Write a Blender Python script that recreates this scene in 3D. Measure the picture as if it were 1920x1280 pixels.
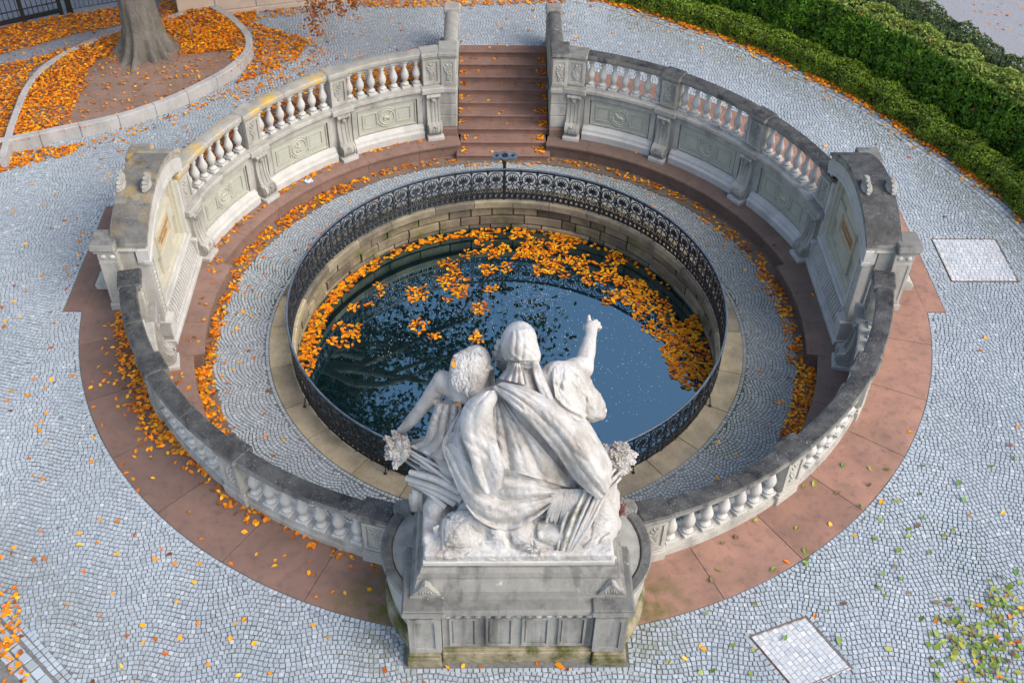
import bpy, math, random
import numpy as np
from mathutils import Matrix, Vector

for _o in list(bpy.data.objects):
    bpy.data.objects.remove(_o, do_unlink=True)
SC = bpy.context.scene
COL = SC.collection
RNG = np.random.default_rng(7)
random.seed(7)
R = math.radians

# ------------------------------------------------------------------ camera
CAM_F = 2044.93
CAM_RT = np.array([0.99969858, -0.01748711, 0.01723244])
CAM_UP = np.array([-3.61417113e-04, 0.691343029, 0.722526599])
CAM_FW = np.array([0.02454843, 0.72231504, -0.69112832])
CAM_O = np.array([-0.43838503, -16.27789664, 13.72778101])
cd = bpy.data.cameras.new('camera')
cam = bpy.data.objects.new('camera', cd)
COL.objects.link(cam)
cd.sensor_width = 36.0
cd.lens = CAM_F / 1920.0 * 36.0
cd.clip_start = 0.1
cd.clip_end = 600.0
M = Matrix.Identity(4)
for i in range(3):
    M[i][0] = CAM_RT[i]; M[i][1] = CAM_UP[i]; M[i][2] = -CAM_FW[i]; M[i][3] = CAM_O[i]
cam.matrix_world = M
SC.camera = cam

# ------------------------------------------------------------------ sky and sun
SUN_EL, SUN_AZ = 46.0, 122.0          # azimuth clockwise from +Y (towards the stairs)
w = bpy.data.worlds.new('World'); SC.world = w
w.use_nodes = True
nt = w.node_tree
for n in list(nt.nodes): nt.nodes.remove(n)
sky = nt.nodes.new('ShaderNodeTexSky'); sky.sky_type = 'NISHITA'
sky.sun_disc = False
sky.sun_elevation = R(SUN_EL); sky.sun_rotation = R(SUN_AZ)
sky.air_density = 1.0; sky.dust_density = 3.0; sky.ozone_density = 0.25
bg = nt.nodes.new('ShaderNodeBackground'); bg.inputs['Strength'].default_value = 0.15
wo = nt.nodes.new('ShaderNodeOutputWorld')
nt.links.new(sky.outputs[0], bg.inputs[0]); nt.links.new(bg.outputs[0], wo.inputs[0])
sl = bpy.data.lights.new('sun', 'SUN'); sl.energy = 0.7; sl.angle = R(40); sl.color = (1.0, 0.98, 0.95)
so = bpy.data.objects.new('sun', sl); COL.objects.link(so)
_d = Vector((math.sin(R(SUN_AZ)) * math.cos(R(SUN_EL)), math.cos(R(SUN_AZ)) * math.cos(R(SUN_EL)), math.sin(R(SUN_EL))))
so.rotation_euler = _d.to_track_quat('Z', 'Y').to_euler()
so.location = _d * 40
SC.view_settings.view_transform = 'Standard'
SC.view_settings.look = 'None'
SC.view_settings.exposure = 1.08
SC.view_settings.gamma = 1.0
SC.view_settings.use_curve_mapping = False
SC.cycles.max_bounces = 6
SC.cycles.transparent_max_bounces = 8
SC.cycles.caustics_reflective = False
SC.cycles.caustics_refractive = False

# ------------------------------------------------------------------ picture <-> place
def ray(u, v):
    return CAM_FW + ((u - 960) / CAM_F) * CAM_RT - ((v - 640) / CAM_F) * CAM_UP
def atz(u, v, z):
    d = ray(u, v); return CAM_O + d * ((z - CAM_O[2]) / d[2])
def aty(u, v, y):
    d = ray(u, v); return CAM_O + d * ((y - CAM_O[1]) / d[1])
def pol(r, th, z=0.0):
    return (r * math.sin(R(th)), r * math.cos(R(th)), z)
def frame(th, r, z=0.0):
    s, c = math.sin(R(th)), math.cos(R(th))
    return Matrix(((c, s, 0, r * s), (-s, c, 0, r * c), (0, 0, 1, z), (0, 0, 0, 1)))

# ------------------------------------------------------------------ mesh building
class MB:
    def __init__(self): self.v = []; self.f = []
    def add(self, verts, faces, M=None):
        b = len(self.v)
        if M is not None: verts = [tuple(M @ Vector(p)) for p in verts]
        self.v.extend(verts); self.f.extend([tuple(i + b for i in f) for f in faces]); return self
    def box(self, x0, x1, y0, y1, z0, z1, M=None, ch=0.0):
        if ch <= 0:
            v = [(x, y, z) for z in (z0, z1) for y in (y0, y1) for x in (x0, x1)]
            f = [(0, 2, 3, 1), (4, 5, 7, 6), (0, 1, 5, 4), (2, 6, 7, 3), (0, 4, 6, 2), (1, 3, 7, 5)]
            return self.add(v, f, M)
        p = [(x0 + ch, y0), (x1 - ch, y0), (x1, y0 + ch), (x1, y1 - ch), (x1 - ch, y1), (x0 + ch, y1), (x0, y1 - ch), (x0, y0 + ch)]
        q = [(min(max(x, x0 + ch), x1 - ch), min(max(y, y0 + ch), y1 - ch)) for x, y in p]
        v = [(x, y, z0) for x, y in q] + [(x, y, z0 + ch) for x, y in p] + [(x, y, z1 - ch) for x, y in p] + [(x, y, z1) for x, y in q]
        f = []
        for k in range(3):
            for i in range(8):
                j = (i + 1) % 8; f.append((k * 8 + i, k * 8 + j, k * 8 + 8 + j, k * 8 + 8 + i))
        f.append(tuple(range(24, 32))); f.append(tuple(reversed(range(8))))
        return self.add(v, f, M)
    def ring(self, prof, t0, t1, n):
        """closed (r,z) profile swept from angle t0 to t1 about the centre of the pool"""
        full = abs(t1 - t0) >= 359.99; m = len(prof); v = []; f = []
        cnt = n if full else n + 1
        for i in range(cnt):
            th = t0 + (t1 - t0) * i / n
            for r, z in prof: v.append(pol(r, th, z))
        # orientation: make faces face outwards
        area = sum(prof[i][0] * prof[(i + 1) % m][1] - prof[(i + 1) % m][0] * prof[i][1] for i in range(m))
        flip = (area > 0) == (t1 > t0)
        for i in range(n):
            a = i * m; b = ((i + 1) % cnt) * m
            for k in range(m):
                l = (k + 1) % m
                q = (a + k, b + k, b + l, a + l)
                f.append(q[::-1] if not flip else q)
        if not full:
            e0 = tuple(range(m)); e1 = tuple((cnt - 1) * m + k for k in range(m))
            f.append(e0[::-1] if flip else e0); f.append(e1 if flip else e1[::-1])
        return self.add(v, f)
    def pbox(self, r0, r1, z0, z1, t0, t1, n=4):
        return self.ring([(r0, z0), (r1, z0), (r1, z1), (r0, z1)], t0, t1, n)
    def lathe(self, prof, n=12, M=None):
        v = []; f = []; m = len(prof)
        for i in range(n):
            a = 2 * math.pi * i / n
            for r, z in prof: v.append((r * math.cos(a), r * math.sin(a), z))
        for i in range(n):
            j = (i + 1) % n
            for k in range(m - 1):
                f.append((i * m + k, j * m + k, j * m + k + 1, i * m + k + 1))
        f.append(tuple(i * m + m - 1 for i in range(n)))
        f.append(tuple(i * m for i in reversed(range(n))))
        return self.add(v, f, M)
    def prism(self, poly, d0, d1, M=None):
        """polygon in local (y,z) extruded along local x"""
        m = len(poly)
        area = sum(poly[i][0] * poly[(i + 1) % m][1] - poly[(i + 1) % m][0] * poly[i][1] for i in range(m))
        if area < 0: poly = poly[::-1]
        v = [(d0, y, z) for y, z in poly] + [(d1, y, z) for y, z in poly]
        f = [tuple(reversed(range(m))), tuple(range(m, 2 * m))]
        for i in range(m):
            j = (i + 1) % m; f.append((i, j, m + j, m + i))
        return self.add(v, f, M)
    def tube(self, pts, rad, n=6, M=None, cap=True):
        pts = [Vector(p) for p in pts]; L = len(pts)
        if not hasattr(rad, '__len__'): rad = [rad] * L
        v = []; f = []; up = Vector((0, 0, 1)); px = None
        for i, p in enumerate(pts):
            t = (pts[min(i + 1, L - 1)] - pts[max(i - 1, 0)])
            if t.length < 1e-9: t = Vector((0, 0, 1))
            t.normalize()
            if px is None:
                ref = up if abs(t.z) < 0.9 else Vector((1, 0, 0))
                px = t.cross(ref).normalized()
            else:
                px = (px - t * px.dot(t))
                px = px.normalized() if px.length > 1e-6 else t.orthogonal().normalized()
            py = t.cross(px)
            for k in range(n):
                a = 2 * math.pi * k / n
                v.append(tuple(p + (px * math.cos(a) + py * math.sin(a)) * rad[i]))
        for i in range(L - 1):
            for k in range(n):
                l = (k + 1) % n
                f.append((i * n + k, i * n + l, (i + 1) * n + l, (i + 1) * n + k))
        if cap:
            f.append(tuple(reversed(range(n)))); f.append(tuple((L - 1) * n + k for k in range(n)))
        return self.add(v, f, M)
    def ell(self, c, r, nu=8, nv=6, M=None):
        v = [(c[0], c[1], c[2] - r[2])]; f = []
        for j in range(1, nv):
            a = -math.pi / 2 + math.pi * j / nv
            for i in range(nu):
                b = 2 * math.pi * i / nu
                v.append((c[0] + r[0] * math.cos(a) * math.cos(b), c[1] + r[1] * math.cos(a) * math.sin(b), c[2] + r[2] * math.sin(a)))
        v.append((c[0], c[1], c[2] + r[2])); t = len(v) - 1
        for i in range(nu):
            k = (i + 1) % nu
            f.append((0, 1 + k, 1 + i)); f.append((t, t - nu + i, t - nu + k))
            for j in range(nv - 2):
                a = 1 + j * nu; f.append((a + i, a + k, a + nu + k, a + nu + i))
        return self.add(v, f, M)
    def mesh(self, name, mat, smooth=None):
        me = bpy.data.meshes.new(name)
        me.from_pydata(self.v, [], self.f)
        me.materials.append(mat)
        if smooth is not None:
            me.polygons.foreach_set('use_smooth', [True] * len(me.polygons))
            if smooth < 179: me.set_sharp_from_angle(angle=R(smooth))
        me.update()
        return me
    def build(self, name, mat, parent=None, smooth=None, color=None):
        return link(name, self.mesh(name, mat, smooth), parent, color=color)

def npmesh(name, V, F, mat, smooth=False):
    """fast mesh from numpy arrays; F is (n,k)"""
    me = bpy.data.meshes.new(name)
    V = np.asarray(V, np.float32); F = np.asarray(F, np.int32); n, k = F.shape
    me.vertices.add(len(V)); me.vertices.foreach_set('co', V.ravel())
    me.loops.add(n * k); me.loops.foreach_set('vertex_index', F.ravel())
    me.polygons.add(n); me.polygons.foreach_set('loop_start', np.arange(0, n * k, k, dtype=np.int32))
    me.polygons.foreach_set('use_smooth', np.full(n, bool(smooth)))
    me.materials.append(mat)
    me.update(calc_edges=True)
    return me
def fattr(me, name, vals, domain='FACE'):
    a = me.attributes.new(name, 'FLOAT', domain); a.data.foreach_set('value', np.asarray(vals, np.float32))
def cattr(me, name, vals, domain='FACE'):
    a = me.attributes.new(name, 'FLOAT_COLOR', domain)
    v = np.ones((len(vals), 4), np.float32); v[:, :3] = vals
    a.data.foreach_set('color', v.ravel())

def link(name, data, parent=None, M=None, color=None):
    o = bpy.data.objects.new(name, data); COL.objects.link(o)
    if M is not None: o.matrix_basis = M
    if parent is not None: setpar(o, parent)
    if color is not None: o.color = color
    return o
def world_of(o):
    m = o.matrix_basis.copy()
    if o.parent is not None: m = world_of(o.parent) @ o.matrix_parent_inverse @ m
    return m
def setpar(o, parent):
    o.parent = parent; o.matrix_parent_inverse = world_of(parent).inverted()
def tag(o, label=None, cat=None, group=None, kind=None):
    if label: o['label'] = label
    if cat: o['category'] = cat
    if group: o['group'] = group
    if kind: o['kind'] = kind
    return o
def thing(name, label, cat, loc=(0, 0, 0), group=None):
    o = bpy.data.objects.new(name, None); COL.objects.link(o); o.location = loc
    o.empty_display_size = 0.2
    return tag(o, label, cat, group)
def struct(o): o['kind'] = 'structure'; return o

# ------------------------------------------------------------------ materials
class NT:
    def __init__(self, name):
        self.m = bpy.data.materials.new(name); self.m.use_nodes = True
        self.t = self.m.node_tree
        self.p = self.t.nodes['Principled BSDF']
        self.out = self.t.nodes['Material Output']
        self._pos = None
    def n(self, typ, **kw):
        nd = self.t.nodes.new(typ)
        for k, v in kw.items(): setattr(nd, k, v)
        return nd
    def set(self, sock, val):
        if hasattr(val, 'is_linked') or hasattr(val, 'links'): self.t.links.new(val, sock)
        else: sock.default_value = val
    def pos(self):
        if self._pos is None: self._pos = self.n('ShaderNodeNewGeometry').outputs['Position']
        return self._pos
    def nz(self):
        g = self.n('ShaderNodeNewGeometry'); s = self.n('ShaderNodeSeparateXYZ'); self.t.links.new(g.outputs['Normal'], s.inputs[0]); return s.outputs[2]
    def noise(self, scale, detail=4, rough=0.55, vec=None, dist=0.0, stretch=None):
        nd = self.n('ShaderNodeTexNoise'); nd.inputs['Scale'].default_value = scale
        nd.inputs['Detail'].default_value = detail; nd.inputs['Roughness'].default_value = rough
        nd.inputs['Distortion'].default_value = dist
        src = vec if vec is not None else self.pos()
        if stretch:
            mp = self.n('ShaderNodeMapping'); mp.inputs['Scale'].default_value = stretch
            self.t.links.new(src, mp.inputs[0]); src = mp.outputs[0]
        self.t.links.new(src, nd.inputs['Vector'])
        return nd.outputs['Fac']
    def ramp(self, fac, lo, hi, a=0.0, b=1.0):
        nd = self.n('ShaderNodeMapRange'); nd.clamp = True
        self.set(nd.inputs['Value'], fac)
        nd.inputs['From Min'].default_value = lo; nd.inputs['From Max'].default_value = hi
        self.set(nd.inputs['To Min'], a); self.set(nd.inputs['To Max'], b)
        return nd.outputs[0]
    def mix(self, fac, a, b, mode='MIX'):
        nd = self.n('ShaderNodeMix', data_type='RGBA', blend_type=mode)
        self.set(nd.inputs['Factor'], fac)
        for s, v in ((nd.inputs[6], a), (nd.inputs[7], b)):
            self.set(s, (*v, 1.0) if isinstance(v, tuple) and len(v) == 3 else v)
        return nd.outputs[2]
    def math(self, op, a, b=0.0):
        nd = self.n('ShaderNodeMath', operation=op); self.set(nd.inputs[0], a); self.set(nd.inputs[1], b); return nd.outputs[0]
    def attr(self, name, out='Fac'):
        nd = self.n('ShaderNodeAttribute'); nd.attribute_name = name; return nd.outputs[out]
    def ocol(self):
        nd = self.n('ShaderNodeObjectInfo'); s = self.n('ShaderNodeSeparateColor'); self.t.links.new(nd.outputs['Color'], s.inputs[0]); return s.outputs
    def orand(self):
        return self.n('ShaderNodeObjectInfo').outputs['Random']
    def near(self, p, r0, r1):
        nd = self.n('ShaderNodeVectorMath', operation='DISTANCE'); self.t.links.new(self.pos(), nd.inputs[0]); nd.inputs[1].default_value = p
        return self.ramp(nd.outputs['Value'], r0, r1, 1.0, 0.0)
    def bump(self, h, strength=0.3, dist=0.01):
        nd = self.n('ShaderNodeBump'); nd.inputs['Strength'].default_value = strength; nd.inputs['Distance'].default_value = dist
        self.t.links.new(h, nd.inputs['Height']); self.t.links.new(nd.outputs[0], self.p.inputs['Normal'])
    def col(self, c): self.set(self.p.inputs['Base Color'], (*c, 1.0) if isinstance(c, tuple) and len(c) == 3 else c)
    def rough(self, r): self.set(self.p.inputs['Roughness'], r)
    def spec(self, s): self.p.inputs['Specular IOR Level'].default_value = s

def stone_mat(name, a, b, stain=(0.12, 0.115, 0.10), stain_amt=0.5, scale=3.0, rough=0.85, bump=0.25, green=0.0, pits=0.0, grain=40.0, tint=0.0, streak=0.0):
    k = NT(name)
    c = k.mix(k.ramp(k.noise(scale, 6, 0.6), 0.3, 0.7), a, b)
    st = k.math('MULTIPLY', k.ramp(k.noise(1.7, 7, 0.65, stretch=(1, 1, 0.35)), 0.47, 0.72), stain_amt)
    c = k.mix(st, c, stain)
    g = k.noise(grain, 3, 0.6)
    c = k.mix(k.ramp(g, 0.3, 0.7, 0.0, 0.22), c, (0.10, 0.10, 0.09))
    if green: c = k.mix(k.math('MULTIPLY', k.ramp(k.noise(2.4, 5, 0.6), 0.5, 0.68), green), c, (0.10, 0.12, 0.03))
    if pits: c = k.mix(k.ramp(k.noise(28, 4, 0.7), 0.62, 0.7, 0.0, pits), c, (0.06, 0.055, 0.045))
    if streak: c = k.mix(k.math('MULTIPLY', k.ramp(k.noise(3.2, 6, 0.62, stretch=(1, 1, 0.10)), 0.52, 0.66), streak), c, (0.075, 0.072, 0.065))
    if tint: c = k.mix(1.0, c, k.mix(k.orand(), (1 - tint, 1 - tint, 1 - tint * .9), (1 + tint, 1 + tint * .95, 1 + tint * .8)), 'MULTIPLY')
    k.col(c); k.rough(rough); k.spec(0.25)
    k.bump(k.math('ADD', g, k.math('MULTIPLY', k.noise(9, 5, 0.6), 1.5)), bump, 0.01)
    return k.m

MAT = {}
MAT['lime'] = stone_mat('limestone', (0.385, 0.372, 0.325), (0.51, 0.495, 0.44), stain_amt=0.6, streak=.35)
MAT['lime_light'] = stone_mat('pale_limestone', (0.48, 0.47, 0.43), (0.60, 0.59, 0.55), stain_amt=0.25)
MAT['panel'] = stone_mat('green_sandstone', (0.42, 0.425, 0.35), (0.48, 0.485, 0.40), stain_amt=0.15, bump=0.15)
MAT['cream'] = stone_mat('cream_stone', (0.50, 0.47, 0.36), (0.58, 0.55, 0.44), stain_amt=0.12, bump=0.15)
MAT['tablet'] = stone_mat('ochre_tablet', (0.55, 0.40, 0.24), (0.58, 0.46, 0.30), stain_amt=0.1, bump=0.1)
MAT['tuff'] = stone_mat('yellow_tuff', (0.36, 0.295, 0.18), (0.52, 0.44, 0.30), stain_amt=0.6, green=0.25, pits=1.0, bump=0.6, tint=.22)
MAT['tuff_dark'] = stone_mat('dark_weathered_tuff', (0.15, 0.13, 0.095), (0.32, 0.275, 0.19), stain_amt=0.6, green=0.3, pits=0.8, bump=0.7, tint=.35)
MAT['poolblock'] = stone_mat('mossy_pool_stone', (0.18, 0.15, 0.098), (0.33, 0.28, 0.19), stain_amt=0.65, green=0.75, pits=0.7, bump=0.8, tint=.4)
MAT['pedestal'] = stone_mat('grey_pedestal_stone', (0.29, 0.29, 0.26), (0.40, 0.39, 0.355), stain_amt=0.9, streak=.7, stain=(0.13, 0.125, 0.115))

k = NT('mossy_base_stone')
c = k.mix(k.ramp(k.noise(4, 6), 0.35, 0.65), (0.34, 0.29, 0.19), (0.22, 0.19, 0.12))
c = k.mix(k.ramp(k.noise(3.1, 6, 0.65), 0.44, 0.62), c, (0.07, 0.075, 0.012))
k.col(c); k.rough(0.9); k.bump(k.noise(30, 4), 0.6, 0.01); MAT['mossbase'] = k.m

k = NT('weathered_coping')                      # object colour: r = black crust, g = yellow lichen
oc = k.ocol()
c = k.mix(k.ramp(k.noise(5, 5), 0.3, 0.7), (0.33, 0.325, 0.29), (0.45, 0.435, 0.38))
cr = k.ramp(k.noise(2.6, 8, 0.72), 0.36, 0.62)
top = k.ramp(k.nz(), 0.2, 0.8, 0.45, 1.0)
cr = k.math('MULTIPLY', k.math('MULTIPLY', k.ramp(cr, 0.0, 1.0, 1.0, 0.80), oc[0]), top)
c = k.mix(cr, c, (0.010, 0.0115, 0.014))
yl = k.math('MULTIPLY', k.ramp(k.noise(2.0, 7, 0.7), 0.47, 0.60), oc[1])
c = k.mix(yl, c, (0.60, 0.37, 0.03))
sp = k.math('MULTIPLY', k.ramp(k.noise(34, 3, 0.6), 0.57, 0.66), k.ramp(k.noise(1.9, 4, 0.6), 0.42, 0.6))
vs = k.math('MULTIPLY', k.ramp(k.noise(3.4, 6, 0.62, stretch=(1, 1, 0.12)), 0.50, 0.64), k.math('MULTIPLY', oc[0], .85))
c = k.mix(vs, c, (0.045, 0.045, 0.045))
c = k.mix(k.math('MULTIPLY', sp, 0.45), c, (0.30, 0.30, 0.30))
sp2 = k.ramp(k.noise(5.5, 4, 0.75), 0.68, 0.71)
c = k.mix(k.math('MULTIPLY', sp2, k.math('MULTIPLY', oc[0], 0.8)), c, (0.62, 0.62, 0.60))
k.col(c); k.rough(0.8); k.spec(0.3); k.bump(k.noise(22, 5, 0.65), 0.45, 0.012); MAT['cap'] = k.m

k = NT('red_sandstone')                         # object colour tints the slab
oc = k.n('ShaderNodeObjectInfo').outputs['Color']
c = k.mix(k.ramp(k.noise(2.2, 6, 0.6), 0.3, 0.7), (0.82, 0.82, 0.84), (1.12, 1.10, 1.08))
c = k.mix(1.0, c, oc, 'MULTIPLY')
c = k.mix(k.ramp(k.noise(0.9, 7, 0.65), 0.48, 0.68, 0.0, 0.5), c, (0.13, 0.085, 0.06))
g = k.noise(70, 3, 0.7)
c = k.mix(k.ramp(g, 0.3, 0.75, 0.0, 0.28), c, (0.16, 0.12, 0.10))
k.col(c); c = k.mix(k.ramp(k.noise(6, 8, 0.7), 0.50, 0.66, 0, .45), c, (0.09, 0.068, 0.055))
al = k.math('MULTIPLY', k.math('MAXIMUM', k.near((-1.9, -7.6, 0), .25, 1.0), k.near((1.9, -7.6, 0), .2, .9)), k.ramp(k.noise(4, 6, .65), .38, .6))
c = k.mix(k.math('MULTIPLY', al, .85), c, (0.085, 0.095, 0.012))
k.col(c); k.rough(0.8); k.spec(0.3); k.bump(k.math('ADD', g, k.math('MULTIPLY', k.noise(11, 6, .65), 1.2)), 0.3, 0.008); MAT['red'] = k.m

k = NT('granite_cobble')
t = k.attr('tone'); l = k.attr('light'); ms = k.attr('moss')
c = k.mix(t, (0.27, 0.318, 0.348), (0.44, 0.495, 0.528))
c = k.mix(k.ramp(k.noise(0.7, 4), 0.4, 0.65, 0.0, 0.3), c, (0.33, 0.35, 0.38))
c = k.mix(l, c, (0.68, 0.68, 0.67))
c = k.mix(ms, c, (0.185, 0.20, 0.135))
c = k.mix(k.ramp(k.noise(90, 2, 0.7), 0.35, 0.75, 0.0, 0.25), c, (0.2, 0.21, 0.23))
k.col(c); k.rough(0.62); k.spec(0.45); k.bump(k.noise(60, 3, 0.6), 0.35, 0.006); MAT['cobble'] = k.m

k = NT('joint_sand')
c = k.mix(k.ramp(k.noise(30, 4), 0.3, 0.7), (0.12, 0.12, 0.115), (0.21, 0.21, 0.20))
c = k.mix(k.ramp(k.noise(0.55, 5, 0.6), 0.52, 0.66, 0.0, 0.75), c, (0.035, 0.055, 0.01))
k.col(c); k.rough(0.95); k.spec(0.1); MAT['joint'] = k.m

k = NT('gravel_asphalt')
c = k.mix(k.ramp(k.noise(120, 3, 0.8), 0.35, 0.65), (0.16, 0.16, 0.17), (0.40, 0.41, 0.43))
c = k.mix(k.ramp(k.noise(16, 5, 0.8), 0.35, 0.68, 0, .7), c, (0.17, 0.17, 0.18))
k.col(c); k.rough(0.9); k.bump(k.noise(60, 4, 0.8), 0.8, 0.015); MAT['gravel'] = k.m
k = NT('bare_soil')
c = k.mix(k.ramp(k.noise(3, 6), 0.3, 0.7), (0.20, 0.125, 0.085), (0.27, 0.175, 0.13))
c = k.mix(k.ramp(k.noise(60, 3, 0.8), 0.55, 0.75, 0, 0.6), c, (0.40, 0.33, 0.27))
k.col(c); k.rough(0.95); k.bump(k.noise(40, 5, 0.7), 0.7, 0.02); MAT['soil'] = k.m
MAT['kerb'] = stone_mat('kerb_stone', (0.40, 0.39, 0.37), (0.50, 0.48, 0.46), stain_amt=0.35)
MAT['plaster'] = stone_mat('pink_wall_stone', (0.58, 0.46, 0.35), (0.64, 0.52, 0.41), stain_amt=0.08, bump=0.08)

k = NT('cast_iron')
c = k.mix(k.ramp(k.noise(14, 4), 0.4, 0.7), (0.006, 0.008, 0.011), (0.020, 0.025, 0.035))
k.col(c); k.rough(k.ramp(k.noise(20, 3), 0.3, 0.7, 0.28, 0.5)); k.spec(0.6); MAT['iron'] = k.m
k = NT('blue_grey_rail_paint')
c = k.mix(k.ramp(k.noise(8, 4), 0.4, 0.7), (0.06, 0.085, 0.12), (0.11, 0.15, 0.20))
k.col(c); k.rough(0.35); k.spec(0.6); MAT['railpaint'] = k.m
k = NT('dark_green_fence_paint'); k.col((0.012, 0.016, 0.016)); k.rough(0.45); MAT['fence'] = k.m
k = NT('rusty_steel')
c = k.mix(k.ramp(k.noise(5, 5), 0.42, 0.6), (0.22, 0.21, 0.20), (0.20, 0.08, 0.03)); k.col(c); k.rough(0.7); MAT['rust'] = k.m

def marble_mat(name, lo, hi):
    k = NT(name)
    st = k.ramp(k.noise(2.2, 9, 0.72, stretch=(1, 1, 0.5)), lo, hi)
    c = k.mix(k.ramp(k.noise(5, 6, 0.6), 0.3, 0.7), (0.57, 0.56, 0.535), (0.46, 0.45, 0.425))
    c = k.mix(k.math('MULTIPLY', st, 0.75), c, (0.27, 0.23, 0.185))
    str_ = k.ramp(k.noise(9, 7, 0.72, stretch=(1, 1, 0.22)), 0.52, 0.70)
    c = k.mix(k.math('MULTIPLY', str_, 0.5), c, (0.25, 0.23, 0.20))
    c = k.mix(k.ramp(k.noise(38, 4, 0.75), 0.55, 0.70, 0.0, 0.45), c, (0.33, 0.31, 0.28))
    k.col(c); k.rough(0.62); k.spec(0.35)
    k.p.inputs['Subsurface Weight'].default_value = 0.0
    k.bump(k.math('ADD', k.noise(45, 5, 0.7), k.math('MULTIPLY', k.noise(12, 6, 0.65, stretch=(1, 1, 0.4)), 1.5)), 0.75, 0.018)
    return k.m
MAT['marble'] = marble_mat('marble', .46, .66)
MAT['marble_dirty'] = marble_mat('weathered_marble', .34, .60)
k = NT('stained_marble')
c = k.mix(k.ramp(k.noise(6, 7, 0.65), 0.38, 0.62), (0.62, 0.60, 0.54), (0.30, 0.27, 0.18))
c = k.mix(k.ramp(k.noise(2.4, 6, 0.6), 0.55, 0.7, 0, 0.6), c, (0.20, 0.19, 0.08))
k.col(c); k.rough(0.75); k.bump(k.noise(40, 5, 0.7), 0.5, 0.012); MAT['marble_stained'] = k.m

def leafmat(name, rough=0.55, trans=0.25):
    k = NT(name); c = k.attr('col', 'Color')
    k.col(c); k.rough(rough); k.spec(0.35)
    tr = k.n('ShaderNodeBsdfTranslucent'); k.t.links.new(c, tr.inputs['Color'])
    mx = k.n('ShaderNodeMixShader'); mx.inputs[0].default_value = trans
    k.t.links.new(k.p.outputs[0], mx.inputs[1]); k.t.links.new(tr.outputs[0], mx.inputs[2]); k.t.links.new(mx.outputs[0], k.out.inputs[0])
    return k.m
MAT['leaf'] = leafmat('autumn_leaf', 0.5, 0.2)
MAT['hedge'] = leafmat('hedge_leaf', 0.45, 0.25)
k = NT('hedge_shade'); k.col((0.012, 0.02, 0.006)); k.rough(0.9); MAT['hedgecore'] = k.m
k = NT('beech_bark')
c = k.mix(k.ramp(k.noise(3.0, 7, 0.65, stretch=(1, 1, 0.5)), 0.35, 0.65), (0.12, 0.105, 0.085), (0.22, 0.20, 0.17))
c = k.mix(k.ramp(k.noise(1.3, 6), 0.5, 0.7, 0, 0.55), c, (0.12, 0.12, 0.06))
k.col(c); k.rough(0.9); k.bump(k.noise(14, 7, 0.7, stretch=(1, 1, 0.6)), 1.0, 0.07); MAT['bark'] = k.m

k = NT('pool_water')
k.col((0.0012, 0.010, 0.014)); k.rough(0.01); k.p.inputs['IOR'].default_value = 3.7; k.p.inputs['Specular Tint'].default_value = (0.60, 0.88, 0.96, 1); k.p.inputs['Specular IOR Level'].default_value = 0.5
b = k.n('ShaderNodeBump'); b.inputs['Strength'].default_value = 0.03; b.inputs['Distance'].default_value = 0.02
k.t.links.new(k.noise(3.0, 3, 0.5), b.inputs['Height']); k.t.links.new(b.outputs[0], k.p.inputs['Normal'])
MAT['water'] = k.m
# ================================================================== setting
ZF = -1.43      # floor of the sunken ring
ZB = -1.06      # top of the curved stone bench
ZW = -2.25      # water
RO = 7.994      # outer edge of the sandstone ring

def inpoly(x, y, P):
    c = np.zeros(np.shape(x), bool); n = len(P)
    for i in range(n):
        x0, y0 = P[i]; x1, y1 = P[(i + 1) % n]
        if y0 == y1: continue
        k = ((y0 > y) != (y1 > y)) & (x < (x1 - x0) * (y - y0) / (y1 - y0) + x0)
        c ^= k
    return c
def smooth_line(P, n=6, closed=False):
    P = np.array(P, float); out = []; L = len(P)
    rng = range(L if closed else L - 1)
    for i in rng:
        g = (lambda k: P[k % L]) if closed else (lambda k: P[min(max(k, 0), L - 1)])
        p0, p1, p2, p3 = g(i - 1), g(i), g(i + 1), g(i + 2)
        for t in np.arange(n) / n:
            out.append(0.5 * (2 * p1 + (p2 - p0) * t + (2 * p0 - 5 * p1 + 4 * p2 - p3) * t * t + (3 * p1 - p0 - 3 * p2 + p3) * t ** 3))
    if not closed: out.append(P[-1])
    return np.array(out)

# ground sheet with the sunken circle and the stair notch left open
def ground_rin(th):
    a = abs((th + 180) % 360 - 180)
    if a <= 8.35: return 8.93 / math.cos(R(a))
    return 6.95
ths = sorted(set([-8.36, -8.35, 8.35, 8.36] + list(np.arange(-180, 180, 2.0))))
V = []; F = []
rad = [0, 2, 6, 20, 120]
for t in ths:
    r0 = ground_rin(t)
    for d in rad: V.append(pol(r0 + d, t, -0.016))
nr = len(rad)
for i in range(len(ths)):
    j = (i + 1) % len(ths)
    for k in range(nr - 1): F.append((i * nr + k, i * nr + k + 1, j * nr + k + 1, j * nr + k))
ground = struct(link('ground', MB().add(V, F).mesh('ground', MAT['joint'])))

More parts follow.
